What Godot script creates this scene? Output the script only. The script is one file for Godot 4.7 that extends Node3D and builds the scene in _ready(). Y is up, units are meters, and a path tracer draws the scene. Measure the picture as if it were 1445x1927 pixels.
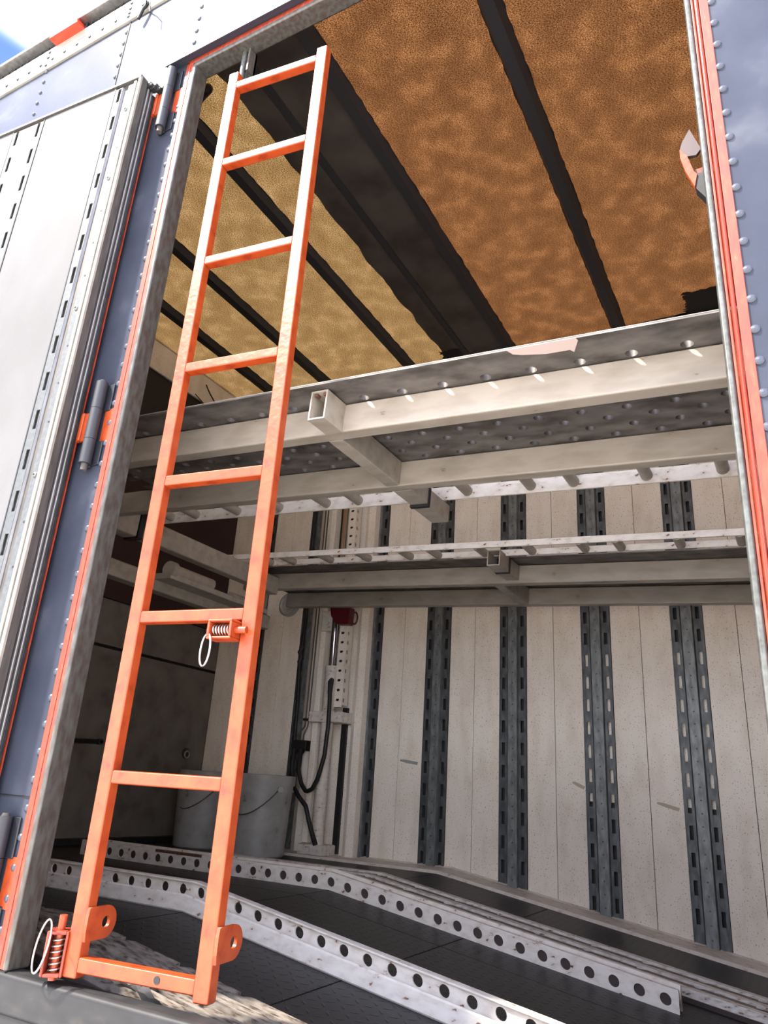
extends Node3D

# ---------------------------------------------------------------- geometry collector
class Geo:
	var st := SurfaceTool.new()
	var xf := Transform3D()
	var follow := false
	func _init(t := Transform3D(), f := false):
		st.begin(Mesh.PRIMITIVE_TRIANGLES)
		xf = t
		follow = f
	func vert(p: Vector3, n: Vector3):
		var q := xf * p
		if follow:
			q.y += Geo.fy(q.x)
		st.set_normal((xf.basis * n).normalized())
		st.add_vertex(q)
	static func fy(x: float) -> float:
		return 0.0 if x < -1.48 else -0.157 * (minf(x, 1.3) + 1.48)
	func tri3(a: Vector3, b: Vector3, c: Vector3, na: Vector3, nb: Vector3, nc: Vector3):
		if (b - a).cross(c - a).dot(na + nb + nc) > 0.0:
			vert(a, na); vert(c, nc); vert(b, nb)
		else:
			vert(a, na); vert(b, nb); vert(c, nc)
	func tri(a: Vector3, b: Vector3, c: Vector3, n: Vector3):
		tri3(a, b, c, n, n, n)
	func quad(a: Vector3, b: Vector3, c: Vector3, d: Vector3, n: Vector3):
		tri(a, b, c, n)
		tri(a, c, d, n)
	func quadn(a: Vector3, b: Vector3, c: Vector3, d: Vector3, na: Vector3, nb: Vector3, nc: Vector3, nd: Vector3):
		tri3(a, b, c, na, nb, nc)
		tri3(a, c, d, na, nc, nd)
	func box(c: Vector3, s: Vector3, bv := 0.0):
		var h := s * 0.5
		bv = minf(bv, minf(h.x, minf(h.y, h.z)) * 0.9)
		for ax in 3:
			var u := (ax + 1) % 3
			var v := (ax + 2) % 3
			for sg in [-1.0, 1.0]:
				var n := Vector3.ZERO
				n[ax] = sg
				var q: Array[Vector3] = []
				for k in [[-1, -1], [1, -1], [1, 1], [-1, 1]]:
					var p := Vector3.ZERO
					p[ax] = sg * h[ax]
					p[u] = k[0] * (h[u] - bv)
					p[v] = k[1] * (h[v] - bv)
					q.append(c + p)
				quad(q[0], q[1], q[2], q[3], n)
				if bv > 0.0:
					for sg2 in [-1.0, 1.0]:      # bevel between +-ax and +-u, running along v
						var m := Vector3.ZERO
						m[u] = sg2
						var r: Array[Vector3] = []
						for e in [-1.0, 1.0]:
							var p1 := Vector3.ZERO
							p1[ax] = sg * h[ax]; p1[u] = sg2 * (h[u] - bv); p1[v] = e * (h[v] - bv)
							var p2 := Vector3.ZERO
							p2[ax] = sg * (h[ax] - bv); p2[u] = sg2 * h[u]; p2[v] = e * (h[v] - bv)
							r.append(c + p1); r.append(c + p2)
						quadn(r[0], r[1], r[3], r[2], n, m, m, n)
		if bv > 0.0:
			for i in [-1.0, 1.0]:
				for j in [-1.0, 1.0]:
					for k in [-1.0, 1.0]:
						tri3(c + Vector3(i * h.x, j * (h.y - bv), k * (h.z - bv)), c + Vector3(i * (h.x - bv), j * h.y, k * (h.z - bv)), c + Vector3(i * (h.x - bv), j * (h.y - bv), k * h.z), Vector3(i, 0, 0), Vector3(0, j, 0), Vector3(0, 0, k))
	func bx(x0: float, x1: float, y0: float, y1: float, z0: float, z1: float, bv := 0.0):
		box(Vector3(x0 + x1, y0 + y1, z0 + z1) * 0.5, Vector3(absf(x1 - x0), absf(y1 - y0), absf(z1 - z0)), bv)
	# polygon given in (a, b), placed through frame o + a*u + b*v and swept along w*len
	func prism(poly: PackedVector2Array, o: Vector3, u: Vector3, v: Vector3, w: Vector3, smooth := false):
		var n := poly.size()
		var area := 0.0
		for i in n:
			area += poly[i].cross(poly[(i + 1) % n])
		var s := 1.0 if area > 0.0 else -1.0
		var nn: Array[Vector3] = []
		for i in n:
			var e := (poly[(i + 1) % n] - poly[i]).normalized() * s
			nn.append((u * e.y - v * e.x).normalized())
		for i in n:
			var j := (i + 1) % n
			var a := o + u * poly[i].x + v * poly[i].y
			var b := o + u * poly[j].x + v * poly[j].y
			var na := nn[i]
			var nb := nn[i]
			if smooth:
				na = (nn[i] + nn[(i + n - 1) % n]).normalized()
				nb = (nn[i] + nn[j]).normalized()
			quadn(a, b, b + w, a + w, na, nb, nb, na)
		var t := Geometry2D.triangulate_polygon(poly)
		var wn := w.normalized()
		for i in range(0, t.size(), 3):
			var q: Array[Vector3] = []
			for k in 3:
				q.append(o + u * poly[t[i + k]].x + v * poly[t[i + k]].y)
			tri(q[0], q[1], q[2], -wn)
			tri(q[0] + w, q[1] + w, q[2] + w, wn)
	func cyl(a: Vector3, b: Vector3, r: float, r2 := -1.0, seg := 14, caps := true):
		if r2 < 0.0:
			r2 = r
		var d := (b - a).normalized()
		var u := d.cross(Vector3.UP if absf(d.y) < 0.9 else Vector3.RIGHT).normalized()
		var v := d.cross(u)
		for i in seg:
			var t0 := TAU * i / seg
			var t1 := TAU * (i + 1) / seg
			var n0 := u * cos(t0) + v * sin(t0)
			var n1 := u * cos(t1) + v * sin(t1)
			quadn(a + n0 * r, a + n1 * r, b + n1 * r2, b + n0 * r2, n0, n1, n1, n0)
			if caps:
				tri(a, a + n0 * r, a + n1 * r, -d)
				tri(b, b + n0 * r2, b + n1 * r2, d)
	func pipe(a: Vector3, b: Vector3, r: float, ri: float, seg := 16):
		var d := (b - a).normalized()
		var u := d.cross(Vector3.UP if absf(d.y) < 0.9 else Vector3.RIGHT).normalized()
		var v := d.cross(u)
		for i in seg:
			var t0 := TAU * i / seg
			var t1 := TAU * (i + 1) / seg
			var n0 := u * cos(t0) + v * sin(t0)
			var n1 := u * cos(t1) + v * sin(t1)
			quadn(a + n0 * r, a + n1 * r, b + n1 * r, b + n0 * r, n0, n1, n1, n0)
			quadn(a + n0 * ri, a + n1 * ri, b + n1 * ri, b + n0 * ri, -n0, -n1, -n1, -n0)
			quad(a + n0 * r, a + n1 * r, a + n1 * ri, a + n0 * ri, -d)
			quad(b + n0 * r, b + n1 * r, b + n1 * ri, b + n0 * ri, d)
	func sweep(pts: Array, r: float, seg := 8, closed := false):
		var n := pts.size()
		var rings := []
		var u := Vector3.ZERO
		for i in n:
			var d: Vector3
			if closed:
				d = (pts[(i + 1) % n] - pts[(i + n - 1) % n]).normalized()
			else:
				d = (pts[mini(i + 1, n - 1)] - pts[maxi(i - 1, 0)]).normalized()
			if i == 0:
				u = d.cross(Vector3.UP if absf(d.y) < 0.9 else Vector3.RIGHT).normalized()
			else:
				u = (u - d * u.dot(d)).normalized()
			var v := d.cross(u)
			var ring := []
			for k in seg:
				ring.append(u * cos(TAU * k / seg) + v * sin(TAU * k / seg))
			rings.append(ring)
		for i in (n if closed else n - 1):
			var j := (i + 1) % n
			for k in seg:
				var l := (k + 1) % seg
				quadn(pts[i] + rings[i][k] * r, pts[i] + rings[i][l] * r, pts[j] + rings[j][l] * r, pts[j] + rings[j][k] * r, rings[i][k], rings[i][l], rings[j][l], rings[j][k])
		if not closed:
			for e in [0, n - 1]:
				var d: Vector3 = (pts[0] - pts[1]).normalized() if e == 0 else (pts[n - 1] - pts[n - 2]).normalized()
				for k in seg:
					tri(pts[e], pts[e] + rings[e][k] * r, pts[e] + rings[e][(k + 1) % seg] * r, d)
	# profile of (radius, height) turned round an axis
	func lathe(prof: Array, o: Vector3, ax: Vector3, seg := 20):
		var u := ax.cross(Vector3.UP if absf(ax.y) < 0.9 else Vector3.RIGHT).normalized()
		var v := ax.cross(u)
		for i in prof.size() - 1:
			var p: Vector2 = prof[i]
			var q: Vector2 = prof[i + 1]
			var e := (q - p).normalized()
			for k in seg:
				var t0 := TAU * k / seg
				var t1 := TAU * (k + 1) / seg
				var c0 := u * cos(t0) + v * sin(t0)
				var c1 := u * cos(t1) + v * sin(t1)
				var n0 := c0 * e.y - ax * e.x
				var n1 := c1 * e.y - ax * e.x
				quadn(o + c0 * p.x + ax * p.y, o + c1 * p.x + ax * p.y, o + c1 * q.x + ax * q.y, o + c0 * q.x + ax * q.y, n0, n1, n1, n0)
	# plate cell in local xy (front face z = 0, back z = -t) with one hole; round or square
	func cell(x0: float, x1: float, y0: float, y1: float, cx: float, cy: float, hx: float, hy: float, is_round: bool, t: float, seg := 16):
		var an: Array[float] = []
		for i in seg:
			an.append(TAU * i / seg)
		for c in [Vector2(x0, y0), Vector2(x1, y0), Vector2(x1, y1), Vector2(x0, y1)]:
			an.append(fposmod((c - Vector2(cx, cy)).angle(), TAU))
		if not is_round:
			for c in [Vector2(-hx, -hy), Vector2(hx, -hy), Vector2(hx, hy), Vector2(-hx, hy)]:
				an.append(fposmod(c.angle(), TAU))
		an.sort()
		var outer: Array[Vector3] = []
		var inner: Array[Vector3] = []
		for a in an:
			var d := Vector2(cos(a), sin(a))
			var k := 1e9
			if d.x > 1e-6: k = minf(k, (x1 - cx) / d.x)
			if d.x < -1e-6: k = minf(k, (x0 - cx) / d.x)
			if d.y > 1e-6: k = minf(k, (y1 - cy) / d.y)
			if d.y < -1e-6: k = minf(k, (y0 - cy) / d.y)
			outer.append(Vector3(cx + d.x * k, cy + d.y * k, 0))
			if is_round:
				inner.append(Vector3(cx + d.x * hx, cy + d.y * hy, 0))
			else:
				var m := minf(hx / maxf(absf(d.x), 1e-6), hy / maxf(absf(d.y), 1e-6))
				inner.append(Vector3(cx + d.x * m, cy + d.y * m, 0))
		var z := Vector3(0, 0, -t)
		for i in an.size():
			var j := (i + 1) % an.size()
			if outer[i].is_equal_approx(outer[j]):
				continue
			quad(outer[i], outer[j], inner[j], inner[i], Vector3(0, 0, 1))
			quad(outer[i] + z, outer[j] + z, inner[j] + z, inner[i] + z, Vector3(0, 0, -1))
			var mid := (inner[i] + inner[j]) * 0.5
			quad(inner[i], inner[j], inner[j] + z, inner[i] + z, Vector3(cx - mid.x, cy - mid.y, 0).normalized())
	func mesh() -> ArrayMesh:
		return st.commit()

# ---------------------------------------------------------------- scene helpers
var taken := {}
var M := {}

func numbered(called: String) -> String:
	var k: int = taken.get(called, 0)
	taken[called] = k + 1
	return called if k == 0 else "%s_%03d" % [called, k]

func tag(o: Node3D, label: String, category: String, group := "", kind := "") -> Node3D:
	if label: o.set_meta("label", label)
	if category: o.set_meta("category", category)
	if group: o.set_meta("group", group)
	if kind: o.set_meta("kind", kind)
	return o

func thing(called: String, label: String, category: String, at := Vector3.ZERO, group := "") -> Node3D:
	var o := Node3D.new()
	o.name = numbered(called)
	add_child(o)
	o.position = at
	tag(o, label, category, group)
	return o

func part(called: String, g, mat: Material, parent: Node3D, at := Vector3.ZERO) -> MeshInstance3D:
	var o := MeshInstance3D.new()
	o.name = called
	o.mesh = g.mesh() if g is Geo else g
	o.material_override = mat
	o.position = at
	parent.add_child(o, true)
	return o

func solo(called: String, g, mat: Material, label: String, category: String, group := "") -> MeshInstance3D:
	var o := part(numbered(called), g, mat, self)
	tag(o, label, category, group)
	return o

func struct(called: String, g, mat: Material, label := "", category := "") -> MeshInstance3D:
	var o := part(numbered(called), g, mat, self)
	tag(o, label, category, "", "structure")
	return o

func gbox(x0, x1, y0, y1, z0, z1, bv := 0.0, f := false) -> Geo:
	var g := Geo.new(Transform3D(), f)
	g.bx(x0, x1, y0, y1, z0, z1, bv)
	return g

# ---------------------------------------------------------------- materials
func noise_tex(freq: float, stops: Array, kind := FastNoiseLite.TYPE_SIMPLEX_SMOOTH, oct := 4, sd := 1, size := 512) -> NoiseTexture2D:
	var n := FastNoiseLite.new()
	n.seed = sd
	n.noise_type = kind
	n.frequency = freq
	n.fractal_octaves = oct
	var t := NoiseTexture2D.new()
	t.width = size
	t.height = size
	t.seamless = true
	t.noise = n
	if stops.size():
		var gr := Gradient.new()
		var of := PackedFloat32Array()
		var co := PackedColorArray()
		for s in stops:
			of.append(s[0]); co.append(s[1])
		gr.offsets = of
		gr.colors = co
		t.color_ramp = gr
	return t

func rgb8(r: int, g: int, b: int) -> Color:
	return Color(r / 255.0, g / 255.0, b / 255.0)

func mat(called: String, col: Color, rough := 0.6, metal := 0.0, tex: Texture2D = null, sc := Vector3.ONE, bump: Texture2D = null, bump_cm := 0.05) -> StandardMaterial3D:
	var m := StandardMaterial3D.new()
	m.resource_name = called
	m.albedo_color = col
	m.roughness = rough
	m.metallic = metal
	if tex:
		m.albedo_texture = tex
	if bump:
		m.heightmap_enabled = true
		m.heightmap_texture = bump
		m.heightmap_scale = bump_cm
	if tex or bump:
		m.uv1_triplanar = true
		m.uv1_scale = sc
	M[called] = m
	return m

func grime(sd: int, clean: Color, dirty: Color, spot: Color, spot_at := 0.12, freq := 0.012) -> NoiseTexture2D:
	return noise_tex(freq, [[0.0, spot], [spot_at, spot], [spot_at + 0.03, dirty], [0.45, clean.lerp(dirty, 0.35)], [0.6, clean], [1.0, clean]], FastNoiseLite.TYPE_SIMPLEX_SMOOTH, 5, sd)

func tread_image() -> ImageTexture:
	var n := 128
	var im := Image.create(n, n, false, Image.FORMAT_RGB8)
	im.fill(Color.BLACK)
	for y in n:
		for x in n:
			var v := 0.0
			for c in [[0.25, 0.25, 1.0], [0.75, 0.25, -1.0], [0.25, 0.75, -1.0], [0.75, 0.75, 1.0]]:
				var dx: float = x / float(n) - c[0]
				var dy: float = y / float(n) - c[1]
				var a: float = (dx + dy * c[2]) * 0.7071
				var b: float = (dx - dy * c[2]) * 0.7071
				v = maxf(v, clampf(1.0 - (a * a / 0.036 + b * b / 0.003), 0.0, 1.0))
			v = sqrt(v)
			im.set_pixel(x, y, Color(v, v, v))
	return ImageTexture.create_from_image(im)

func cloud_image() -> ImageTexture:
	var w := 512
	var h := 256
	var im := Image.create(w, h, false, Image.FORMAT_RGBA8)
	var n := FastNoiseLite.new()
	n.seed = 27
	n.frequency = 1.5
	n.fractal_octaves = 6
	n.fractal_gain = 0.55
	for y in h:
		var th := PI * (y + 0.5) / h
		for x in w:
			var ph := TAU * (x + 0.5) / w
			var d := Vector3(sin(th) * sin(ph), cos(th), -sin(th) * cos(ph))
			var v := n.get_noise_3d(d.x, d.y * 2.0, d.z)
			var a := smoothstep(-0.2, 0.14, v) if d.y > -0.02 else 0.0
			im.set_pixel(x, y, Color(0.93, 0.94, 0.97, a))
	return ImageTexture.create_from_image(im)

func materials():
	var bump_fine := noise_tex(0.08, [], FastNoiseLite.TYPE_SIMPLEX_SMOOTH, 4, 21, 256)
	mat("skin", Color.WHITE, 0.26, 0.0, noise_tex(0.006, [[0.0, rgb8(48, 52, 62)], [0.5, rgb8(54, 58, 69)], [0.75, rgb8(59, 63, 74)], [1.0, rgb8(78, 81, 89)]], 0, 5, 3), Vector3.ONE * 0.9, noise_tex(0.004, [], 0, 3, 5, 256), 0.25)
	(M["skin"] as StandardMaterial3D).metallic_specular = 0.3
	mat("skin_rivet", rgb8(56, 60, 72), 0.35)
	mat("cream_rail", Color.WHITE, 0.45, 0.1, grime(7, rgb8(150, 147, 137), rgb8(134, 129, 119), rgb8(104, 97, 87), 0.06), Vector3.ONE * 1.2)
	mat("aluminium", Color.WHITE, 0.42, 0.75, noise_tex(0.02, [[0.0, rgb8(112, 111, 108)], [0.5, rgb8(130, 129, 127)], [1.0, rgb8(146, 146, 144)]], 0, 4, 9), Vector3(3, 0.7, 3))
	mat("aluminium_dull", Color.WHITE, 0.6, 0.35, noise_tex(0.03, [[0.0, rgb8(66, 62, 59)], [0.5, rgb8(78, 75, 72)], [1.0, rgb8(90, 87, 84)]], 0, 5, 10), Vector3(4, 0.6, 4))
	mat("galvanized", Color.WHITE, 0.45, 0.55, noise_tex(0.05, [[0.0, rgb8(70, 68, 64)], [0.5, rgb8(90, 92, 88)], [1.0, rgb8(106, 109, 106)]], FastNoiseLite.TYPE_CELLULAR, 3, 12), Vector3.ONE * 3.0)
	mat("frame_steel", Color.WHITE, 0.42, 0.5, noise_tex(0.02, [[0.0, rgb8(74, 64, 58)], [0.4, rgb8(84, 79, 74)], [0.6, rgb8(88, 88, 84)], [1.0, rgb8(98, 98, 94)]], 0, 5, 13), Vector3(5, 1.6, 5), bump_fine, 0.01)
	mat("post_steel", Color.WHITE, 0.5, 0.55, noise_tex(0.02, [[0.0, rgb8(70, 73, 76)], [0.5, rgb8(88, 92, 95)], [1.0, rgb8(108, 112, 114)]], 0, 5, 14), Vector3(3, 1.0, 3))
	mat("rib_steel_lit", Color.WHITE, 0.5, 0.45, noise_tex(0.02, [[0.0, rgb8(96, 100, 102)], [0.5, rgb8(118, 123, 125)], [1.0, rgb8(140, 145, 146)]], 0, 5, 44), Vector3(3, 1.0, 3))  # same steel as the posts, lightened to paint light on the ribs
	mat("door_strip", Color.WHITE, 0.6, 0.2, noise_tex(0.06, [[0.0, rgb8(66, 70, 72)], [1.0, rgb8(84, 88, 89)]], FastNoiseLite.TYPE_CELLULAR, 2, 15), Vector3.ONE * 3.0)
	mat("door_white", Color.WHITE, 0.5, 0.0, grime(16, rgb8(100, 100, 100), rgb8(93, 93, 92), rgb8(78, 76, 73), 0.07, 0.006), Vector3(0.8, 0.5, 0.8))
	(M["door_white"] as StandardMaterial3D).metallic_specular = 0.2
	mat("panel_white", Color.WHITE, 0.42, 0.0, noise_tex(0.012, [[0.0, rgb8(226, 216, 202)], [0.3, rgb8(234, 225, 212)], [0.55, rgb8(239, 231, 219)], [1.0, rgb8(242, 235, 224)]], 0, 5, 17), Vector3(1.4, 0.5, 1.4))
	var md: StandardMaterial3D = M["panel_white"]
	md.detail_enabled = true
	md.detail_blend_mode = BaseMaterial3D.BLEND_MODE_MUL
	md.detail_albedo = noise_tex(0.05, [[0.0, rgb8(60, 50, 42)], [0.09, rgb8(110, 98, 86)], [0.105, Color.WHITE], [1.0, Color.WHITE]], 0, 2, 18)
	md.detail_uv_layer = BaseMaterial3D.DETAIL_UV_2
	md.uv2_triplanar = true
	md.uv2_scale = Vector3(4.5, 2.6, 4.5)
	mat("deck_white", Color.WHITE, 0.38, 0.0, grime(19, rgb8(158, 150, 139), rgb8(142, 134, 122), rgb8(112, 97, 83), 0.04, 0.01), Vector3(1.0, 3.0, 3.0), bump_fine, 0.02)
	mat("deck_plate", Color.WHITE, 0.5, 0.35, noise_tex(0.012, [[0.0, rgb8(64, 60, 57)], [0.5, rgb8(100, 96, 93)], [1.0, rgb8(126, 122, 118)]], 0, 5, 20), Vector3(1.0, 3.0, 2.0))
	mat("plate_edge", rgb8(150, 146, 140), 0.4)
	mat("rail_white", Color.WHITE, 0.5, 0.0, noise_tex(0.02, [[0.0, rgb8(60, 40, 30)], [0.07, rgb8(92, 62, 46)], [0.1, rgb8(150, 124, 106)], [0.15, rgb8(196, 188, 178)], [0.5, rgb8(210, 204, 196)], [1.0, rgb8(218, 213, 206)]], 0, 6, 22), Vector3(1.5, 3.0, 3.0), bump_fine, 0.015)
	mat("plank_white", Color.WHITE, 0.55, 0.0, noise_tex(0.03, [[0.0, rgb8(54, 40, 34)], [0.12, rgb8(88, 72, 64)], [0.18, rgb8(168, 160, 152)], [0.5, rgb8(200, 196, 190)], [1.0, rgb8(216, 214, 210)]], 0, 5, 23), Vector3(1.5, 4, 4), bump_fine, 0.02)
	mat("plank_dirty_shaded", Color.WHITE, 0.65, 0.0, noise_tex(0.03, [[0.0, rgb8(40, 30, 26)], [0.2, rgb8(62, 52, 46)], [0.32, rgb8(94, 86, 78)], [0.6, rgb8(116, 109, 101)], [1.0, rgb8(130, 124, 117)]], 0, 5, 39), Vector3(1.5, 4, 4), bump_fine, 0.02)  # dirt tone that also carries painted shade on the planks
	mat("rust", Color.WHITE, 0.8, 0.0, noise_tex(0.03, [[0.0, rgb8(52, 30, 24)], [1.0, rgb8(120, 74, 56)]], 0, 4, 24), Vector3.ONE * 4)
	mat("web_brown", rgb8(58, 48, 45), 0.8)
	mat("floor_black", Color.WHITE, 0.48, 0.2, noise_tex(0.01, [[0.0, rgb8(18, 19, 21)], [0.6, rgb8(27, 28, 31)], [1.0, rgb8(46, 43, 40)]], 0, 5, 25), Vector3.ONE * 17.0, tread_image(), 0.16)
	var mf: StandardMaterial3D = M["floor_black"]
	mf.uv1_world_triplanar = true
	var orange_noise := noise_tex(0.012, [[0.0, rgb8(122, 40, 15)], [0.25, rgb8(146, 55, 21)], [0.55, rgb8(153, 61, 24)], [1.0, rgb8(158, 68, 29)]], 0, 5, 26)
	mat("orange", Color.WHITE, 0.38, 0.0, orange_noise, Vector3.ONE * 2.5, bump_fine, 0.05)
	mat("orange_worn", Color.WHITE, 0.45, 0.0, noise_tex(0.025, [[0.0, rgb8(48, 42, 44)], [0.14, rgb8(92, 50, 42)], [0.22, rgb8(124, 46, 30)], [0.6, rgb8(140, 52, 31)], [0.92, rgb8(148, 64, 42)], [1.0, rgb8(176, 144, 132)]], 0, 5, 27), Vector3(5, 1.5, 5))
	mat("dark_steel", Color.WHITE, 0.6, 0.15, noise_tex(0.015, [[0.0, rgb8(22, 23, 25)], [0.6, rgb8(31, 32, 34)], [1.0, rgb8(48, 46, 44)]], 0, 5, 28), Vector3(1.5, 3, 3))
	mat("black_paint", rgb8(30, 32, 38), 0.4)
	mat("hinge_grey", rgb8(34, 37, 43), 0.5)
	mat("worn_steel", rgb8(70, 58, 57), 0.5, 0.2)
	mat("rubber", rgb8(22, 22, 25), 0.55)
	mat("sealant", rgb8(20, 19, 20), 0.7)
	mat("bow_dark", rgb8(46, 46, 50), 0.6)
	mat("patch_dark", Color.WHITE, 0.6, 0.0, noise_tex(0.006, [[0.0, rgb8(50, 44, 40)], [0.6, rgb8(74, 68, 63)], [1.0, rgb8(84, 78, 72)]], 0, 4, 29), Vector3.ONE)
	mat("bulkhead_shaded", Color.WHITE, 0.6, 0.0, noise_tex(0.01, [[0.0, rgb8(90, 85, 79)], [0.4, rgb8(108, 103, 97)], [1.0, rgb8(120, 116, 110)]], 0, 5, 38), Vector3.ONE)  # white boards greyed, shade of the front end put into the colour
	mat("maroon", rgb8(44, 20, 22), 0.5)
	mat("navy_dark", rgb8(22, 24, 36), 0.5)
	mat("chrome", rgb8(200, 204, 210), 0.12, 1.0)
	mat("steel_wire", rgb8(196, 194, 188), 0.3, 0.9)
	mat("red_paint", rgb8(84, 8, 20), 0.5)
	mat("lens_red", rgb8(226, 60, 36), 0.2)
	mat("bucket_white", Color.WHITE, 0.45, 0.0, grime(31, rgb8(158, 159, 157), rgb8(138, 138, 136), rgb8(104, 100, 94), 0.1, 0.008), Vector3.ONE * 2)
	mat("ground", Color.WHITE, 0.9, 0.0, noise_tex(0.02, [[0.0, rgb8(214, 208, 198)], [1.0, rgb8(236, 231, 222)]], 0, 5, 33), Vector3.ONE * 0.5)
	mat("tan_tape", rgb8(186, 172, 152), 0.6)
	mat("paper", rgb8(92, 76, 69), 0.7)
	mat("grey_sheet", rgb8(150, 150, 148), 0.6)
	var fib := noise_tex(0.1, [[0.0, rgb8(60, 48, 38)], [0.3, rgb8(130, 118, 106)], [0.6, rgb8(226, 222, 214)], [0.85, Color.WHITE], [1.0, Color.WHITE]], FastNoiseLite.TYPE_SIMPLEX, 3, 34)
	for k in [["fibre_brown", 35, rgb8(88, 58, 33), rgb8(103, 70, 41), rgb8(118, 82, 50)], ["fibre_gold", 36, rgb8(110, 87, 53), rgb8(123, 100, 64), rgb8(136, 112, 75)]]:
		var t := noise_tex(0.014, [[0.0, k[2]], [0.3, k[2].lerp(k[3], 0.5)], [0.55, k[3]], [0.8, k[4]], [1.0, k[4]]], 0, 5, k[1])
		var m := mat(k[0], Color.WHITE, 0.6, 0.0, t, Vector3.ONE * 0.9)
		m.backlight_enabled = true
		m.backlight = Color.WHITE
		m.detail_enabled = true
		m.detail_blend_mode = BaseMaterial3D.BLEND_MODE_MUL
		m.detail_albedo = fib
		m.detail_uv_layer = BaseMaterial3D.DETAIL_UV_2
		m.uv2_triplanar = true
		m.uv2_scale = Vector3(2.6, 2.6, 4.4)

# ---------------------------------------------------------------- scene
const XL := -3.05      # front bulkhead
const XR := 4.0        # rear end of the part that is built
const ZB := -2.45      # face of the far wall panels
const YC := 2.70       # roof sheet

func _ready():
	# --- camera
	var cam := Camera3D.new()
	cam.name = "camera"
	var yaw := -0.516859; var pitch := 0.358084; var roll := 0.0663511
	var d := Vector3(sin(yaw) * cos(pitch), sin(pitch), -cos(yaw) * cos(pitch))
	var r := d.cross(Vector3.UP).normalized()
	var u := r.cross(d)
	var r2 := r * cos(roll) + u * sin(roll)
	var u2 := u * cos(roll) - r * sin(roll)
	cam.transform = Transform3D(Basis(r2, u2, -d), Vector3(0, 0.335, 1.0))
	cam.fov = rad_to_deg(2.0 * atan(963.5 / 1388.8))
	cam.near = 0.05
	cam.far = 200.0
	add_child(cam)
	cam.current = true
	# --- sky, sun, exposure
	var we := WorldEnvironment.new()
	we.name = "world"
	var e := Environment.new()
	e.background_mode = Environment.BG_SKY
	var sky := Sky.new()
	var sm := ProceduralSkyMaterial.new()
	sm.sky_top_color = rgb8(52, 82, 150)
	sm.sky_horizon_color = rgb8(255, 252, 246)
	sm.sky_curve = 0.2
	sm.sky_energy_multiplier = 0.85
	sm.ground_bottom_color = rgb8(150, 145, 138)
	sm.ground_horizon_color = rgb8(190, 190, 190)
	sm.sky_cover = cloud_image()
	sm.sky_cover_modulate = Color(1, 1, 1, 1)
	sm.sun_angle_max = 1.0
	sky.sky_material = sm
	e.sky = sky
	e.tonemap_mode = Environment.TONE_MAPPER_LINEAR
	e.tonemap_exposure = 6.4
	e.sdfgi_enabled = true
	e.ssao_enabled = true
	e.ssil_enabled = true
	we.environment = e
	add_child(we)
	var sun := DirectionalLight3D.new()
	sun.name = "sun"
	var sd := Vector3(0.9, -1.8, -1.0).normalized()
	sun.transform = Transform3D(Basis.looking_at(sd, Vector3.UP), Vector3(-4, 8, 6))
	sun.light_color = Color(1.0, 0.96, 0.9)
	sun.light_energy = 0.8
	sun.light_angular_distance = 3.0
	sun.shadow_enabled = true
	add_child(sun)

	materials()
	build_shell()
	build_far_wall()
	build_ceiling()
	build_exterior()
	build_door()
	build_floor_things()
	build_deck()
	build_ladder()
	build_lift_post()
	build_small_things()

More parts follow.
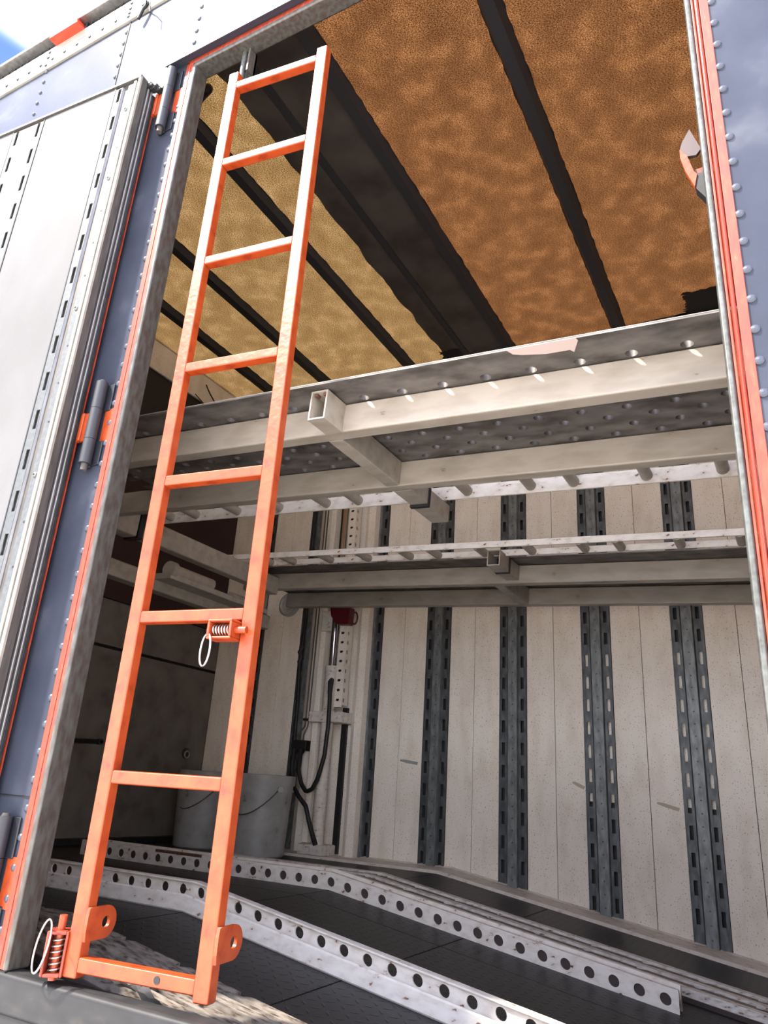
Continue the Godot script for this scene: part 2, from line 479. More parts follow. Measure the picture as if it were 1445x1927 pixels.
# ---------------------------------------------------------------- room shell
func build_shell():
	struct("ground", gbox(-40, 40, -1.35, -1.15, -20, 60), M.ground, "pale dry yard ground outside the trailer", "ground")
	# floor: black tread plates, level at the front, dropping towards the rear
	var fl := struct("floor", gbox(XL, -1.48, -0.12, -0.02, ZB - 0.1, 0.0), M.dark_steel, "black tread plate trailer floor that drops towards the rear", "floor")
	var under := Geo.new(Transform3D(), true)
	under.bx(-1.48, 1.3, -0.12, -0.02, ZB - 0.1, 0.0)
	part("underfloor", under, M.dark_steel, fl)
	under = Geo.new(Transform3D(), true)
	under.bx(1.3, XR, -0.12, -0.02, ZB - 0.1, 0.0)
	part("underfloor", under, M.dark_steel, fl)
	for xs in [[XL, -2.46], [-2.456, -1.482], [-1.478, -0.985], [-0.981, 0.1], [0.104, 1.3], [1.304, XR]]:
		for zs in [[-1.222, -0.036], [ZB - 0.02, -1.226]]:
			part("floor_plate", gbox(xs[0], xs[1], -0.02, 0.0, zs[0], zs[1], 0.0, true), M.floor_black, fl)
	# front bulkhead (x = XL): white lower boards, dark maroon middle, navy opening, white header
	var wf := struct("wall_front", gbox(XL - 0.1, XL - 0.02, -0.15, YC + 0.05, ZB - 0.1, -0.0), M.dark_steel, "front bulkhead of the trailer, white below and dark above", "wall")
	for zs in [[-1.235, -0.05], [ZB, -1.239]]:
		part("lower_board", gbox(XL - 0.02, XL, 0.03, 0.915, zs[0], zs[1], 0.002), M.bulkhead_shaded, wf)
		part("upper_board", gbox(XL - 0.02, XL, 0.93, 1.16, zs[0], zs[1], 0.002), M.bulkhead_shaded, wf)
	part("maroon_panel", gbox(XL - 0.02, XL + 0.012, 1.16, 1.95, ZB, -0.05, 0.003), M.maroon, wf)
	part("navy_panel", gbox(XL - 0.02, XL - 0.008, 1.95, 2.52, ZB, -0.05), M.navy_dark, wf)
	part("header_board", gbox(XL - 0.02, XL + 0.004, 2.52, YC + 0.03, ZB, -0.05, 0.003), M.panel_white, wf)
	part("bottom_angle", gbox(XL, XL + 0.05, 0.0, 0.03, ZB, -0.05, 0.004), M.dark_steel, wf)
	struct("wall_rear", gbox(XR, XR + 0.06, -0.6, YC + 0.05, ZB - 0.1, 0.0), M.panel_white, "plain rear end wall of the trailer", "wall")
	# near wall core, round the opening
	var wn := struct("wall_near", gbox(0.004, XR, -0.6, 2.56, -0.045, -0.003), M.dark_steel, "dark blue grey riveted outer side of the trailer with the doorway", "wall")
	part("wall_core", gbox(-4.2, -1.292, -0.6, 2.56, -0.045, -0.003), M.dark_steel, wn)
	part("inner_lining", gbox(XL, -1.292, -0.02, YC - 0.02, -0.052, -0.045), M.panel_white, wn)
	part("inner_lining", gbox(0.006, XR, -0.5, YC - 0.02, -0.052, -0.045), M.panel_white, wn)
	part("inner_lining", gbox(-1.29, 0.004, 2.2, YC - 0.02, -0.052, -0.045), M.panel_white, wn)
	part("header_core", gbox(-1.292, 0.004, 2.2, 2.56, -0.045, -0.003), M.dark_steel, wn)
	part("sill_core", gbox(-1.292, 0.004, -0.6, -0.1, -0.045, -0.003), M.dark_steel, wn)
	for s in [[-4.2, -2.9, 0.28, 2.56], [-2.898, -1.604, 0.28, 2.56], [-1.602, -1.2565, 0.28, 2.56], [-4.2, -1.291, -0.6, 0.2785]]:
		if s[3] > 2 and s[1] > -1.3:
			part("skin_panel", gbox(-1.602, -1.291, 0.28, 2.2, -0.003, 0.0), M.skin, wn)
			part("skin_panel", gbox(-1.602, -1.2565, 2.2005, 2.56, -0.003, 0.0), M.skin, wn)
		else:
			part("skin_panel", gbox(s[0], s[1], s[2], s[3], -0.003, 0.0), M.skin, wn)
	part("skin_panel", gbox(-1.2555, 0.35, 2.2005, 2.56, -0.003, 0.0012), M.skin, wn)
	part("skin_panel", gbox(0.003, 1.2, -0.6, 2.2, -0.003, 0.0), M.skin, wn)
	part("skin_panel", gbox(1.202, XR, -0.6, 2.56, -0.003, 0.0), M.skin, wn)
	for q in [[-1.605, -1.6015, 2.13, 2.56], [-1.258, -1.2545, 2.2, 2.56], [-4.0, -1.2915, 0.2775, 0.2795]]:
		part("panel_seam", gbox(q[0], q[1], q[2], q[3], -0.002, 0.0016), M.sealant, wn)
	var rv := Geo.new()
	rv.lathe([Vector2(0.0075, 0.0), Vector2(0.0068, 0.0022), Vector2(0.0045, 0.004), Vector2(0.0, 0.0048)], Vector3.ZERO, Vector3(0, 0, 1), 12)
	var rm := rv.mesh()
	for k in 42:
		var y := 2.034 - 0.0507 * k
		part("rivet", rm, M.skin_rivet, wn, Vector3(-1.2955, y, 0))
	for k in 28:
		part("rivet", rm, M.skin_rivet, wn, Vector3(0.0078, 1.679 - 0.0508 * k, 0))
	for y in [2.472, 2.422, 2.373, 2.323, 2.276]:
		part("rivet", rm, M.skin_rivet, wn, Vector3(-1.286, y, 0))
	for k in 7:
		part("rivet", rm, M.skin_rivet, wn, Vector3(-1.612, 2.508 - 0.048 * k, 0))
	for k in 9:
		part("rivet", rm, M.skin_rivet, wn, Vector3(-2.002, 2.548 - 0.0485 * k, 0))

func build_far_wall():
	var wb := struct("wall_back", gbox(XL - 0.1, XR, -0.7, YC + 0.05, ZB - 0.1, ZB - 0.03), M.panel_white, "white far wall of upright boards between slotted steel posts", "wall")
	var px: Array[float] = []
	for k in 4:
		px.append(0.009 + 0.399 * (3 - k))
	for k in 7:
		px.append(-0.39 - 0.399 * k)
	px.append(XL)
	var right := 1.3
	for x in px:
		var a: float = x + 0.068 if x > XL else XL
		var b := right
		var mid := (a + b) * 0.5
		for s in [[a, mid - 0.0008], [mid + 0.0008, b]]:
			if s[1] - s[0] > 0.03:
				part("wall_board", gbox(s[0], s[1], -0.45 if a > -1.5 else -0.02, YC, ZB - 0.025, ZB, 0.0015), M.panel_white, wb)
		right = x - 0.068
	part("wall_board", gbox(1.31, XR, -0.6, YC, ZB - 0.025, ZB, 0.0015), M.panel_white, wb)
	# white floor edge strip along the foot of the far wall
	var kb := Geo.new(Transform3D(), true)
	var prof := PackedVector2Array([Vector2(-2.288, -0.002), Vector2(-2.296, 0.012), Vector2(-2.44, 0.014), Vector2(ZB, 0.02), Vector2(ZB - 0.02, 0.02), Vector2(ZB - 0.02, -0.01)])
	kb.prism(prof, Vector3(XL, 0, 0), Vector3(0, 0, 1), Vector3(0, 1, 0), Vector3(1.57, 0, 0))
	kb.prism(prof, Vector3(-1.48, 0, 0), Vector3(0, 0, 1), Vector3(0, 1, 0), Vector3(2.78, 0, 0))
	struct("baseboard_back", kb, M.rail_white, "worn white edge strip along the foot of the far wall", "baseboard")
	# slotted steel posts
	var where := ["rightmost, before the widest bright bay", "second from the right", "third from the right", "fourth from the right", "fifth from the right, beside the lift column", "behind the lift column and hydraulic hoses", "in the dark front corner behind the buckets"]
	for k in 7:
		var x := -0.39 - 0.399 * k
		var post := thing("slotted_post", "grey steel slotted post on the far wall, " + where[k], "wall post", Vector3(x, 0, ZB), "slotted posts of the far wall")
		var y0: float = Geo.fy(x) + 0.012
		var n0 := ceili((y0 - 0.046) / 0.1)
		for side in [-1.0, 1.0]:
			var g := Geo.new(Transform3D(Basis(), Vector3(0, 0, 0.003)))
			var ya := y0
			for n in range(n0, 27):
				var c := 0.046 + 0.1 * n
				if c - 0.03 < y0:
					continue
				var yb := c + 0.05
				g.cell(side * 0.046 - 0.018, side * 0.046 + 0.018, ya, yb, side * 0.046, c, 0.0075, 0.027, false, 0.003, 4)
				ya = yb
			g.bx(side * 0.064, side * 0.0665, y0, ya, -0.02, 0.003)
			g.bx(side * 0.046 - 0.012, side * 0.046 - 0.0095, y0, ya, -0.022, -0.004)
			g.bx(side * 0.046 + 0.0095, side * 0.046 + 0.012, y0, ya, -0.022, -0.004)
			part("slotted_flange", g, M.post_steel, post)
			part("slot_backing", gbox(side * 0.046 - 0.0125, side * 0.046 + 0.0125, y0, 2.66, -0.0245, -0.0225), M.dark_steel, post)
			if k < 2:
				part("lit_slot_backing", gbox(side * 0.046 - 0.0095, side * 0.046 + 0.0095, 0.34, 0.98, -0.0225, -0.018), M.panel_white, post)  # white strip added to paint light inside these slots, no real part
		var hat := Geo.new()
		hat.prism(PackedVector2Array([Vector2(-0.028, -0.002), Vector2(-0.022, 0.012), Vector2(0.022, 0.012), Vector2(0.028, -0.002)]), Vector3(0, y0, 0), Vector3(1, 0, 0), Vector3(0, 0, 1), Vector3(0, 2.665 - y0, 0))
		part("centre_rib", hat, M.rib_steel_lit, post)
		var rg := Geo.new()
		for n in 51:
			var yy := y0 + 0.03 + 0.05 * n
			rg.lathe([Vector2(0.0038, 0.0), Vector2(0.003, 0.0016), Vector2(0.0, 0.0022)], Vector3(0, yy, 0.012), Vector3(0, 0, 1), 6)
		tag(part("rivet_row", rg, M.galvanized, post), "", "", "", "stuff")

func jagged(g: Geo, x0: float, x1: float, y: float, z0: float, z1: float, sd: int, amp: float):
	var n := FastNoiseLite.new()
	n.seed = sd
	n.frequency = 14.0
	n.fractal_octaves = 5
	var poly := PackedVector2Array()
	var k := 90
	for i in k + 1:
		var z := lerpf(z0, z1, i / float(k))
		poly.append(Vector2(x0 - amp * (0.3 + n.get_noise_2d(z, 0.0)), z))
	for i in k + 1:
		var z := lerpf(z1, z0, i / float(k))
		poly.append(Vector2(x1 + amp * (0.3 + n.get_noise_2d(z, 7.0)), z))
	g.prism(poly, Vector3(0, y, 0), Vector3(1, 0, 0), Vector3(0, 0, 1), Vector3(0, 0.003, 0))

func build_ceiling():
	# translucent fibreglass roof between steel bows
	var fr := Geo.new()
	fr.bx(XL - 0.1, XR, YC - 0.02, YC + 0.05, ZB - 0.12, ZB - 0.0)
	fr.bx(XL - 0.1, XR, 2.56, YC + 0.05, -0.045, -0.003)
	var c := struct("ceiling", fr, M.dark_steel, "stained translucent fibreglass roof on dark steel bows", "ceiling")
	var bows: Array[float] = [2.96, 2.36, 1.76, 1.16, 0.57, -0.015, -0.602, -1.19, -1.79, -2.355, -2.752]
	var edges: Array[float] = [XR]
	edges.append_array(bows)
	edges.append(XL - 0.05)
	for i in edges.size() - 1:
		var a := edges[i + 1]
		var b := edges[i]
		var g := Geo.new()
		var nx := 8
		var nz := 20
		var no := FastNoiseLite.new()
		no.seed = 50 + i
		no.frequency = 1.5
		for ix in nx:
			for iz in nz:
				var q: Array[Vector3] = []
				for s in [[0, 0], [1, 0], [1, 1], [0, 1]]:
					var x := lerpf(a, b, (ix + s[0]) / float(nx))
					var z := lerpf(ZB, -0.04, (iz + s[1]) / float(nz))
					q.append(Vector3(x, YC + 0.006 * no.get_noise_2d(x, z), z))
				g.quad(q[0], q[1], q[2], q[3], Vector3(0, -1, 0))
		part("roof_sheet", g, M.fibre_gold if a < -1.3 else M.fibre_brown, c)
	for x in bows:
		var s := Geo.new()
		jagged(s, x - 0.036, x + 0.036, YC - 0.012, ZB, -0.04, int(x * 37) + 400, 0.007)
		part("sealant", s, M.sealant, c)
		var bow := Geo.new()
		bow.prism(PackedVector2Array([Vector2(-0.036, 0), Vector2(-0.02, -0.03), Vector2(0.02, -0.03), Vector2(0.036, 0)]), Vector3(x, YC - 0.011, ZB), Vector3(1, 0, 0), Vector3(0, 1, 0), Vector3(0, 0, -ZB - 0.04))
		part("roof_bow", bow, M.bow_dark, c)
	# opaque dark repair sheets left of the second bow
	var n := FastNoiseLite.new()
	n.seed = 77
	n.frequency = 3.0
	n.fractal_octaves = 4
	var poly := PackedVector2Array([Vector2(-1.200, ZB), Vector2(-1.200, -0.04), Vector2(-1.436, -0.04), Vector2(-1.436, ZB)])
	var pg := Geo.new()
	pg.prism(poly, Vector3(0, YC - 0.013, 0), Vector3(1, 0, 0), Vector3(0, 0, 1), Vector3(0, 0.003, 0))
	part("repair_sheet", pg, M.patch_dark, c)
	poly = PackedVector2Array([Vector2(-1.434, ZB), Vector2(-1.434, -0.04)])
	for i in 70:
		var z := lerpf(-0.04, ZB, i / 69.0)
		poly.append(Vector2(-1.560 + 0.02 * n.get_noise_1d(z) + 0.006 * n.get_noise_1d(z * 9.0), z))
	pg = Geo.new()
	pg.prism(poly, Vector3(0, YC - 0.013, 0), Vector3(1, 0, 0), Vector3(0, 0, 1), Vector3(0, 0.003, 0))
	part("repair_sheet", pg, M.patch_dark, c)
	var seam := Geo.new()
	seam.bx(-1.451, -1.416, YC - 0.019, YC - 0.013, ZB, -0.04, 0.002)
	for k in 48:
		for sx in [-1.445, -1.422]:
			seam.lathe([Vector2(0.004, 0.0), Vector2(0.0, 0.003)], Vector3(sx, YC - 0.019, -0.08 - 0.05 * k), Vector3(0, -1, 0), 6)
	part("riveted_seam", seam, M.bow_dark, c)
	# black sealant blotches at the far edge
	for b in [[-0.264, 0.25, -2.27], [-1.57, -1.42, -2.28]]:
		var bp := PackedVector2Array([Vector2(b[1], ZB), Vector2(b[1], b[2])])
		for i in 25:
			var t := i / 24.0
			bp.append(Vector2(lerpf(b[1] - 0.01, b[0], t), b[2] + 0.02 * n.get_noise_2d(t * 5.0, b[0]) ))
		for i in 25:
			var t := (i + 1) / 26.0
			bp.append(Vector2(b[0] + 0.03 * n.get_noise_2d(b[0], t * 6.0), lerpf(b[2], ZB, t)))
		bp.append(Vector2(b[0], ZB))
		var bg := Geo.new()
		bg.prism(bp, Vector3(0, YC - 0.0145, 0), Vector3(1, 0, 0), Vector3(0, 0, 1), Vector3(0, 0.003, 0))
		part("sealant_blotch", bg, M.sealant, c)

# ---------------------------------------------------------------- outside of the side wall
func build_exterior():
	# roof rail: cream band, shaded recess, cap lip
	var g := Geo.new()
	g.prism(PackedVector2Array([Vector2(-0.02, 2.552), Vector2(0.006, 2.552), Vector2(0.009, 2.556), Vector2(0.009, 2.6), Vector2(0.0075, 2.603), Vector2(0.0075, 2.612), Vector2(0.009, 2.615), Vector2(0.009, 2.645), Vector2(-0.02, 2.645)]), Vector3(-4.2, 0, 0), Vector3(0, 0, 1), Vector3(0, 1, 0), Vector3(8.2, 0, 0))
	var rail := struct("trim_1", g, M.cream_rail, "cream riveted rail along the top edge of the trailer side", "roof rail")
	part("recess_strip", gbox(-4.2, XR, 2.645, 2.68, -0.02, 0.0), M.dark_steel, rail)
	part("cap_lip", gbox(-4.2, XR, 2.68, 2.692, -0.1, 0.03, 0.003), M.aluminium, rail)
	var rv := Geo.new()
	rv.lathe([Vector2(0.006, 0.0), Vector2(0.005, 0.003), Vector2(0.0, 0.0045)], Vector3.ZERO, Vector3(0, 0, 1), 10)
	var rm := rv.mesh()
	for k in 14:
		part("rivet", rm, M.hinge_grey, rail, Vector3(-1.549 - 0.0605 * k, 2.582, 0.009))
	for x in [-1.61, -2.001]:
		for y in [2.603, 2.628, 2.567]:
			part("rivet", rm, M.hinge_grey, rail, Vector3(x, y, 0.009))
	var clip := Geo.new()
	for k in 26:
		var cx := -1.45 - 0.036 * k
		if cx < -1.81 and cx > -1.99:
			continue
		clip.cyl(Vector3(cx, 2.664, 0.0), Vector3(cx, 2.664, 0.006), 0.006, 0.005, 8)
	tag(part("recess_bolts", clip, M.black_paint, rail), "", "", "", "stuff")
	var ml := thing("marker_light", "small red marker light in the roof rail against the sky", "marker light", Vector3(-1.905, 2.646, 0.0))
	var gl := Geo.new()
	gl.prism(PackedVector2Array([Vector2(-0.07, 0.0), Vector2(0.07, 0.0), Vector2(0.058, 0.028), Vector2(0.045, 0.034), Vector2(-0.045, 0.034), Vector2(-0.058, 0.028)]), Vector3(0, 0, 0.008), Vector3(1, 0, 0), Vector3(0, 1, 0), Vector3(0, 0, 0.03))
	part("lens", gl, M.lens_red, ml)
	part("base", gbox(-0.075, 0.075, -0.004, 0.034, 0.0, 0.008, 0.002), M.black_paint, ml)
	var cab := Geo.new()
	cab.sweep([Vector3(-1.522, 2.572, 0.012), Vector3(-1.535, 2.545, 0.016), Vector3(-1.547, 2.512, 0.015)], 0.005, 8)
	var cb := thing("cable_stub", "cut black cable end hanging from the roof rail", "cable")
	part("cable", cab, M.rubber, cb)
	cab = Geo.new()
	cab.sweep([Vector3(-1.53, 2.562, 0.012), Vector3(-1.507, 2.552, 0.03), Vector3(-1.482, 2.52, 0.034), Vector3(-1.474, 2.478, 0.03)], 0.0022, 6)
	part("thin_wire", cab, M.rubber, cb)
	# drip ledge over the door
	var dl := Geo.new()
	dl.prism(PackedVector2Array([Vector2(0.0, 2.2), Vector2(0.0, 2.212), Vector2(0.004, 2.212), Vector2(0.026, 2.196), Vector2(0.0275, 2.186), Vector2(0.025, 2.186), Vector2(0.022, 2.191)]), Vector3(-1.352, 0, 0), Vector3(0, 0, 1), Vector3(0, 1, 0), Vector3(1.75, 0, 0))
	struct("trim_2", dl, M.skin_rivet, "narrow dark drip ledge over the doorway", "drip ledge")
	# galvanized edge frame of the opening
	var fg := Geo.new()
	fg.bx(-1.2635, -1.249, -0.002, 2.176, -0.042, 0.009, 0.0055)
	var frame := struct("trim_3", fg, M.frame_steel, "worn galvanized edge frame round the doorway", "door frame")
	fg = Geo.new()
	fg.bx(-0.0345, -0.0245, -0.002, 2.176, -0.042, 0.009, 0.004)
	part("right_upright", fg, M.galvanized, frame)
	fg = Geo.new()
	fg.bx(-1.2635, -0.0245, 2.16, 2.176, -0.042, 0.009, 0.0055)
	part("head_bar", fg, M.frame_steel, frame)
	# sill
	var sg := Geo.new()
	sg.bx(-1.285, 0.003, -0.062, 0.0, -0.034, 0.011, 0.008)
	var sill := struct("trim_4", sg, M.dark_steel, "dark steel door sill with a bright worn edge", "door sill")
	part("lower_plate", gbox(-1.3, 0.003, -0.4, -0.06, -0.03, 0.004, 0.003), M.dark_steel, sill)
	# orange painted band round the opening
	var og := Geo.new()
	og.bx(-1.2915, -1.278, 0.0, 2.195, 0.0, 0.003, 0.001)
	var ob := struct("trim_5", og, M.orange_worn, "worn orange painted band round the doorway", "door surround")
	og = Geo.new()
	og.bx(-1.2785, -1.272, 0.0, 2.19, 0.0, 0.0065, 0.002)
	part("left_ridge", og, M.orange_worn, ob)
	og = Geo.new()
	og.bx(-1.273, -1.2635, 0.0, 2.185, 0.0, 0.0045, 0.0015)
	part("left_inner_band", og, M.orange_worn, ob)
	og = Geo.new()
	og.bx(-1.2915, 0.003, 2.186, 2.1985, 0.0, 0.003, 0.001)
	part("head_band", og, M.orange_worn, ob)
	og = Geo.new()
	og.bx(-1.2765, -0.013, 2.1765, 2.187, 0.0, 0.006, 0.002)
	part("head_ridge", og, M.orange_worn, ob)
	og = Geo.new()
	og.bx(-0.0242, -0.0195, 0.0, 2.185, 0.0, 0.0045, 0.0015)
	part("right_inner_band", og, M.orange_worn, ob)
	og = Geo.new()
	og.bx(-0.0112, 0.0032, 0.0, 2.195, 0.0, 0.0035, 0.001)
	part("right_band", og, M.orange_worn, ob)
	og = Geo.new()
	var rp := PackedVector2Array()
	for i in 9:
		rp.append(Vector2(-0.0154 + 0.0038 * cos(PI * i / 8.0), 0.0075 * sin(PI * i / 8.0)))
	og.prism(rp, Vector3(0, 0, 0.0), Vector3(1, 0, 0), Vector3(0, 0, 1), Vector3(0, 2.19, 0), true)
	var ridge := mat("orange_gloss", rgb8(142, 50, 32), 0.14)
	part("right_bead", og, ridge, ob)
	build_hinges()
	# latch keeper behind the right upright
	var lk := thing("latch_keeper", "orange and bare steel latch hook behind the right door edge", "latch", Vector3(-0.045, 1.34, -0.05))
	var kg := Geo.new()
	kg.prism(PackedVector2Array([Vector2(-0.0048, 0.0752), Vector2(-0.0184, 0.0516), Vector2(-0.023, 0.0359), Vector2(-0.0146, 0.024), Vector2(-0.0125, 0.0184), Vector2(0.0014, 0.0157), Vector2(0.0096, 0.026)]), Vector3(0, 0, -0.004), Vector3(1, 0, 0), Vector3(0, 1, 0), Vector3(0, 0, 0.006))
	part("blade", kg, M.worn_steel, lk)
	kg = Geo.new()
	kg.prism(PackedVector2Array([Vector2(-0.023, 0.0359), Vector2(-0.0234, 0.0185), Vector2(-0.0174, -0.013), Vector2(-0.0056, -0.0508), Vector2(-0.0003, -0.026), Vector2(-0.0046, -0.0185), Vector2(-0.0125, 0.0184)]), Vector3(0, 0, -0.006), Vector3(1, 0, 0), Vector3(0, 1, 0), Vector3(0, 0, 0.01))
	part("hook", kg, M.orange, lk)
	kg = Geo.new()
	kg.prism(PackedVector2Array([Vector2(-0.0025, -0.0228), Vector2(-0.0049, -0.0522), Vector2(0.0111, -0.0819), Vector2(0.03, -0.07), Vector2(0.03, -0.03)]), Vector3(0, 0, -0.016), Vector3(1, 0, 0), Vector3(0, 1, 0), Vector3(0, 0, 0.018))
	part("mount", kg, M.dark_steel, lk)
	kg = Geo.new()
	kg.bx(-0.006, 0.03, -0.024, -0.004, -0.02, -0.006, 0.003)
	part("crossbar", kg, M.orange_worn, lk)

func build_hinges():
	var tags := ["upper black door hinge under the drip ledge, orange strap", "middle black door hinge with half flaked orange paint", "lowest black door hinge beside the sill corner"]
	var spans := [[1.945, 2.172], [0.955, 1.172], [0.02, 0.243]]
	for k in 3:
		var y0: float = spans[k][0]
		var y1: float = spans[k][1]
		var hgt := y1 - y0
		var h := thing("door_hinge", tags[k], "hinge", Vector3(-1.328, y0, 0.018), "door hinges")
		var ya := hgt * 0.33
		var yb := hgt * 0.68
		for s in [[0.012, ya - 0.001], [ya, yb], [yb + 0.001, hgt]]:
			var g := Geo.new()
			g.cyl(Vector3(0, s[0], 0), Vector3(0, s[1], 0), 0.0135, -1.0, 16)
			part("knuckle", g, M.hinge_grey, h)
		var pin := Geo.new()
		pin.cyl(Vector3(0, -0.004, 0), Vector3(0, 0.012, 0), 0.008, -1.0, 6)
		part("pin", pin, M.aluminium_dull, h)
		pin = Geo.new()
		pin.cyl(Vector3(0, hgt, 0), Vector3(0, hgt + 0.006, 0), 0.009, 0.006, 10)
		part("pin_head", pin, M.aluminium_dull, h)
		for q in [[0.012, ya, ya - 0.004, 0.006], [yb, hgt, hgt - 0.02, yb + 0.004]]:
			var leaf := Geo.new()
			leaf.bx(-0.004, 0.027, q[0], q[1], -0.018, -0.0125, 0.002)
			leaf.bx(-0.02, 0.004, q[3], q[2], -0.018, -0.008, 0.003)
			part("leaf", leaf, M.black_paint, h)
		var strap := Geo.new()
		strap.bx(-0.072, -0.008, ya + 0.002, yb - 0.002, -0.008, -0.001, 0.002)
		strap.bx(-0.044, -0.034, ya + 0.002, yb - 0.002, -0.008, 0.004, 0.003)
		part("strap", strap, M.orange, h)
		var pa := Geo.new()
		pa.bx(0.012, 0.038, ya - 0.004, yb + 0.004, -0.018, -0.0155)
		part("orange_patch", pa, M.orange, h)

# ---------------------------------------------------------------- open door
func build_door():
	var th := deg_to_rad(176.0)
	var u := Vector3(cos(th), 0, sin(th))          # from the hinge edge towards the free edge
	var n := Vector3(sin(th), 0, -cos(th))         # out of the inner face, towards the viewer
	var dr := Node3D.new()
	dr.name = "door_1"
	add_child(dr)
	# local frame: +x towards the hinge edge (so that the basis is right-handed)
	dr.transform = Transform3D(Basis(-u, Vector3.UP, n), Vector3(-1.375, 0.0, 0.072))
	tag(dr, "swung open cargo door with white inner face and slotted steel strips", "door", "", "structure")
	var yt := 2.115
	var yb := 0.03
	part("core", gbox(-1.22, -0.012, yb, yt - 0.006, -0.05, -0.006), M.aluminium_dull, dr)
	# hinge-side edge profile
	var e := Geo.new()
	e.bx(-0.009, 0.0, yb, yt, -0.004, 0.003, 0.001)
	part("edge_bead", e, M.cream_rail, dr)
	e = Geo.new()
	e.bx(-0.024, -0.0145, yb, yt - 0.014, -0.006, 0.003, 0.0012)
	part("inner_bead", e, M.cream_rail, dr)
	part("bead_groove", gbox(-0.015, -0.008, yb, yt - 0.01, -0.008, -0.003), M.aluminium_dull, dr)
	e = Geo.new()
	e.bx(-0.014, -0.001, yb, yt - 0.002, -0.024, -0.004, 0.001)
	part("edge_board", e, M.aluminium_dull, dr)
	part("edge_groove", gbox(-0.014, -0.005, yb, yt - 0.004, -0.028, -0.024), M.rubber, dr)
	e = Geo.new()
	e.bx(-0.014, 0.001, yb, yt - 0.006, -0.036, -0.028, 0.003)
	part("edge_flange", e, M.aluminium, dr)
	e = Geo.new()
	e.bx(-0.014, 0.0035, yb, yt - 0.01, -0.044, -0.038, 0.002)
	part("edge_flange", e, M.aluminium, dr)
	e = Geo.new()
	e.bx(-0.014, 0.002, yb, yt - 0.02, -0.056, -0.045, 0.003)
	part("gasket", e, M.dark_steel, dr)
	part("gasket_edge", gbox(-0.01, 0.003, yb, yt - 0.04, -0.0585, -0.0568), M.orange_worn, dr)
	# top channel
	e = Geo.new()
	e.bx(-1.22, 0.0, yt - 0.007, yt + 0.002, -0.052, 0.004, 0.001)
	part("top_channel", e, M.aluminium_dull, dr)
	e = Geo.new()
	for k in 7:
		var x := 0.002 + 0.004 * k
		e.box(Vector3(x, yt - 0.006 - 0.004 * (k % 3), -0.03 - 0.004 * k), Vector3(0.02, 0.012, 0.02 + 0.004 * (k % 2)), 0.004)
	part("torn_seal", e, M.dark_steel, dr)
	# slotted strip at the hinge edge: flange with screws, valley, flange with slots
	part("screw_flange", gbox(-0.046, -0.024, yb, yt - 0.016, -0.006, -0.001, 0.001), M.door_strip, dr)
	var v := Geo.new()
	v.prism(PackedVector2Array([Vector2(-0.066, -0.001), Vector2(-0.06, -0.011), Vector2(-0.05, -0.011), Vector2(-0.045, -0.001), Vector2(-0.045, -0.014), Vector2(-0.066, -0.014)]), Vector3(0, yb, 0), Vector3(1, 0, 0), Vector3(0, 0, 1), Vector3(0, yt - 0.016 - yb, 0))
	part("valley", v, M.aluminium, dr)
	var s := Geo.new(Transform3D(Basis(), Vector3(0, 0, 0)))
	for k in 21:
		var yc := 2.072 - 0.1 * k
		s.cell(-0.0915, -0.0655, maxf(yc - 0.05, yb), yc + (0.027 if k == 0 else 0.05), -0.0745, yc, 0.0055, 0.0245, false, 0.003, 4)
	part("slotted_flange", s, M.door_strip, dr)
	part("strip_edge", gbox(-0.0945, -0.0915, yb, yt - 0.012, -0.005, 0.001), M.dark_steel, dr)
	part("slot_backing", gbox(-0.0915, -0.0655, yb, yt - 0.012, -0.02, -0.014), M.black_paint, dr)
	part("strip_edge", gbox(-0.368, -0.3645, yb, yt - 0.01, -0.005, 0.0005), M.dark_steel, dr)
	part("strip_edge", gbox(-0.4945, -0.4915, yb, yt - 0.01, -0.005, 0.0005), M.dark_steel, dr)
	s = Geo.new()
	for k in 21:
		var yc := 2.072 - 0.1 * k
		var ya := maxf(yc - 0.05, yb)
		var yz: float = yc + (0.027 if k == 0 else 0.05)
		s.cell(-0.402, -0.368, ya, yz, -0.385, yc, 0.0055, 0.0275, false, 0.003, 4)
		s.cell(-0.4915, -0.459, ya, yz, -0.4735, yc, 0.0055, 0.0275, false, 0.003, 4)
	s.bx(-0.459, -0.402, yb, 2.099, -0.003, 0.0)
	part("double_slotted_strip", s, M.door_strip, dr)
	part("slot_backing", gbox(-0.4915, -0.368, yb, yt - 0.012, -0.02, -0.014), M.black_paint, dr)
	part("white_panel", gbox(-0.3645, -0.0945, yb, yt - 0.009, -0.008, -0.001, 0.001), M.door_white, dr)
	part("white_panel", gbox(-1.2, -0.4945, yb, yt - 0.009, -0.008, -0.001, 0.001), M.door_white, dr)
	var sc := Geo.new()
	sc.lathe([Vector2(0.0062, 0.0), Vector2(0.0055, 0.002), Vector2(0.003, 0.0035), Vector2(0.0026, 0.0018), Vector2(0.0, 0.0018)], Vector3.ZERO, Vector3(0, 0, 1), 12)
	var scm := sc.mesh()
	for y in [2.006, 1.766, 1.365, 0.93, 0.6]:
		part("screw", scm, M.aluminium, dr, Vector3(-0.0345, y, -0.001))
	var ho := Geo.new()
	ho.cyl(Vector3(0, 0, -0.001), Vector3(0, 0, 0.0006), 0.0026, -1.0, 8)
	var hom := ho.mesh()
	for y in [2.07, 1.964, 1.87, 1.66, 1.56, 1.46, 1.26, 1.16, 1.06, 0.82, 0.72]:
		part("empty_hole", hom, M.rubber, dr, Vector3(-0.033, y, -0.001))

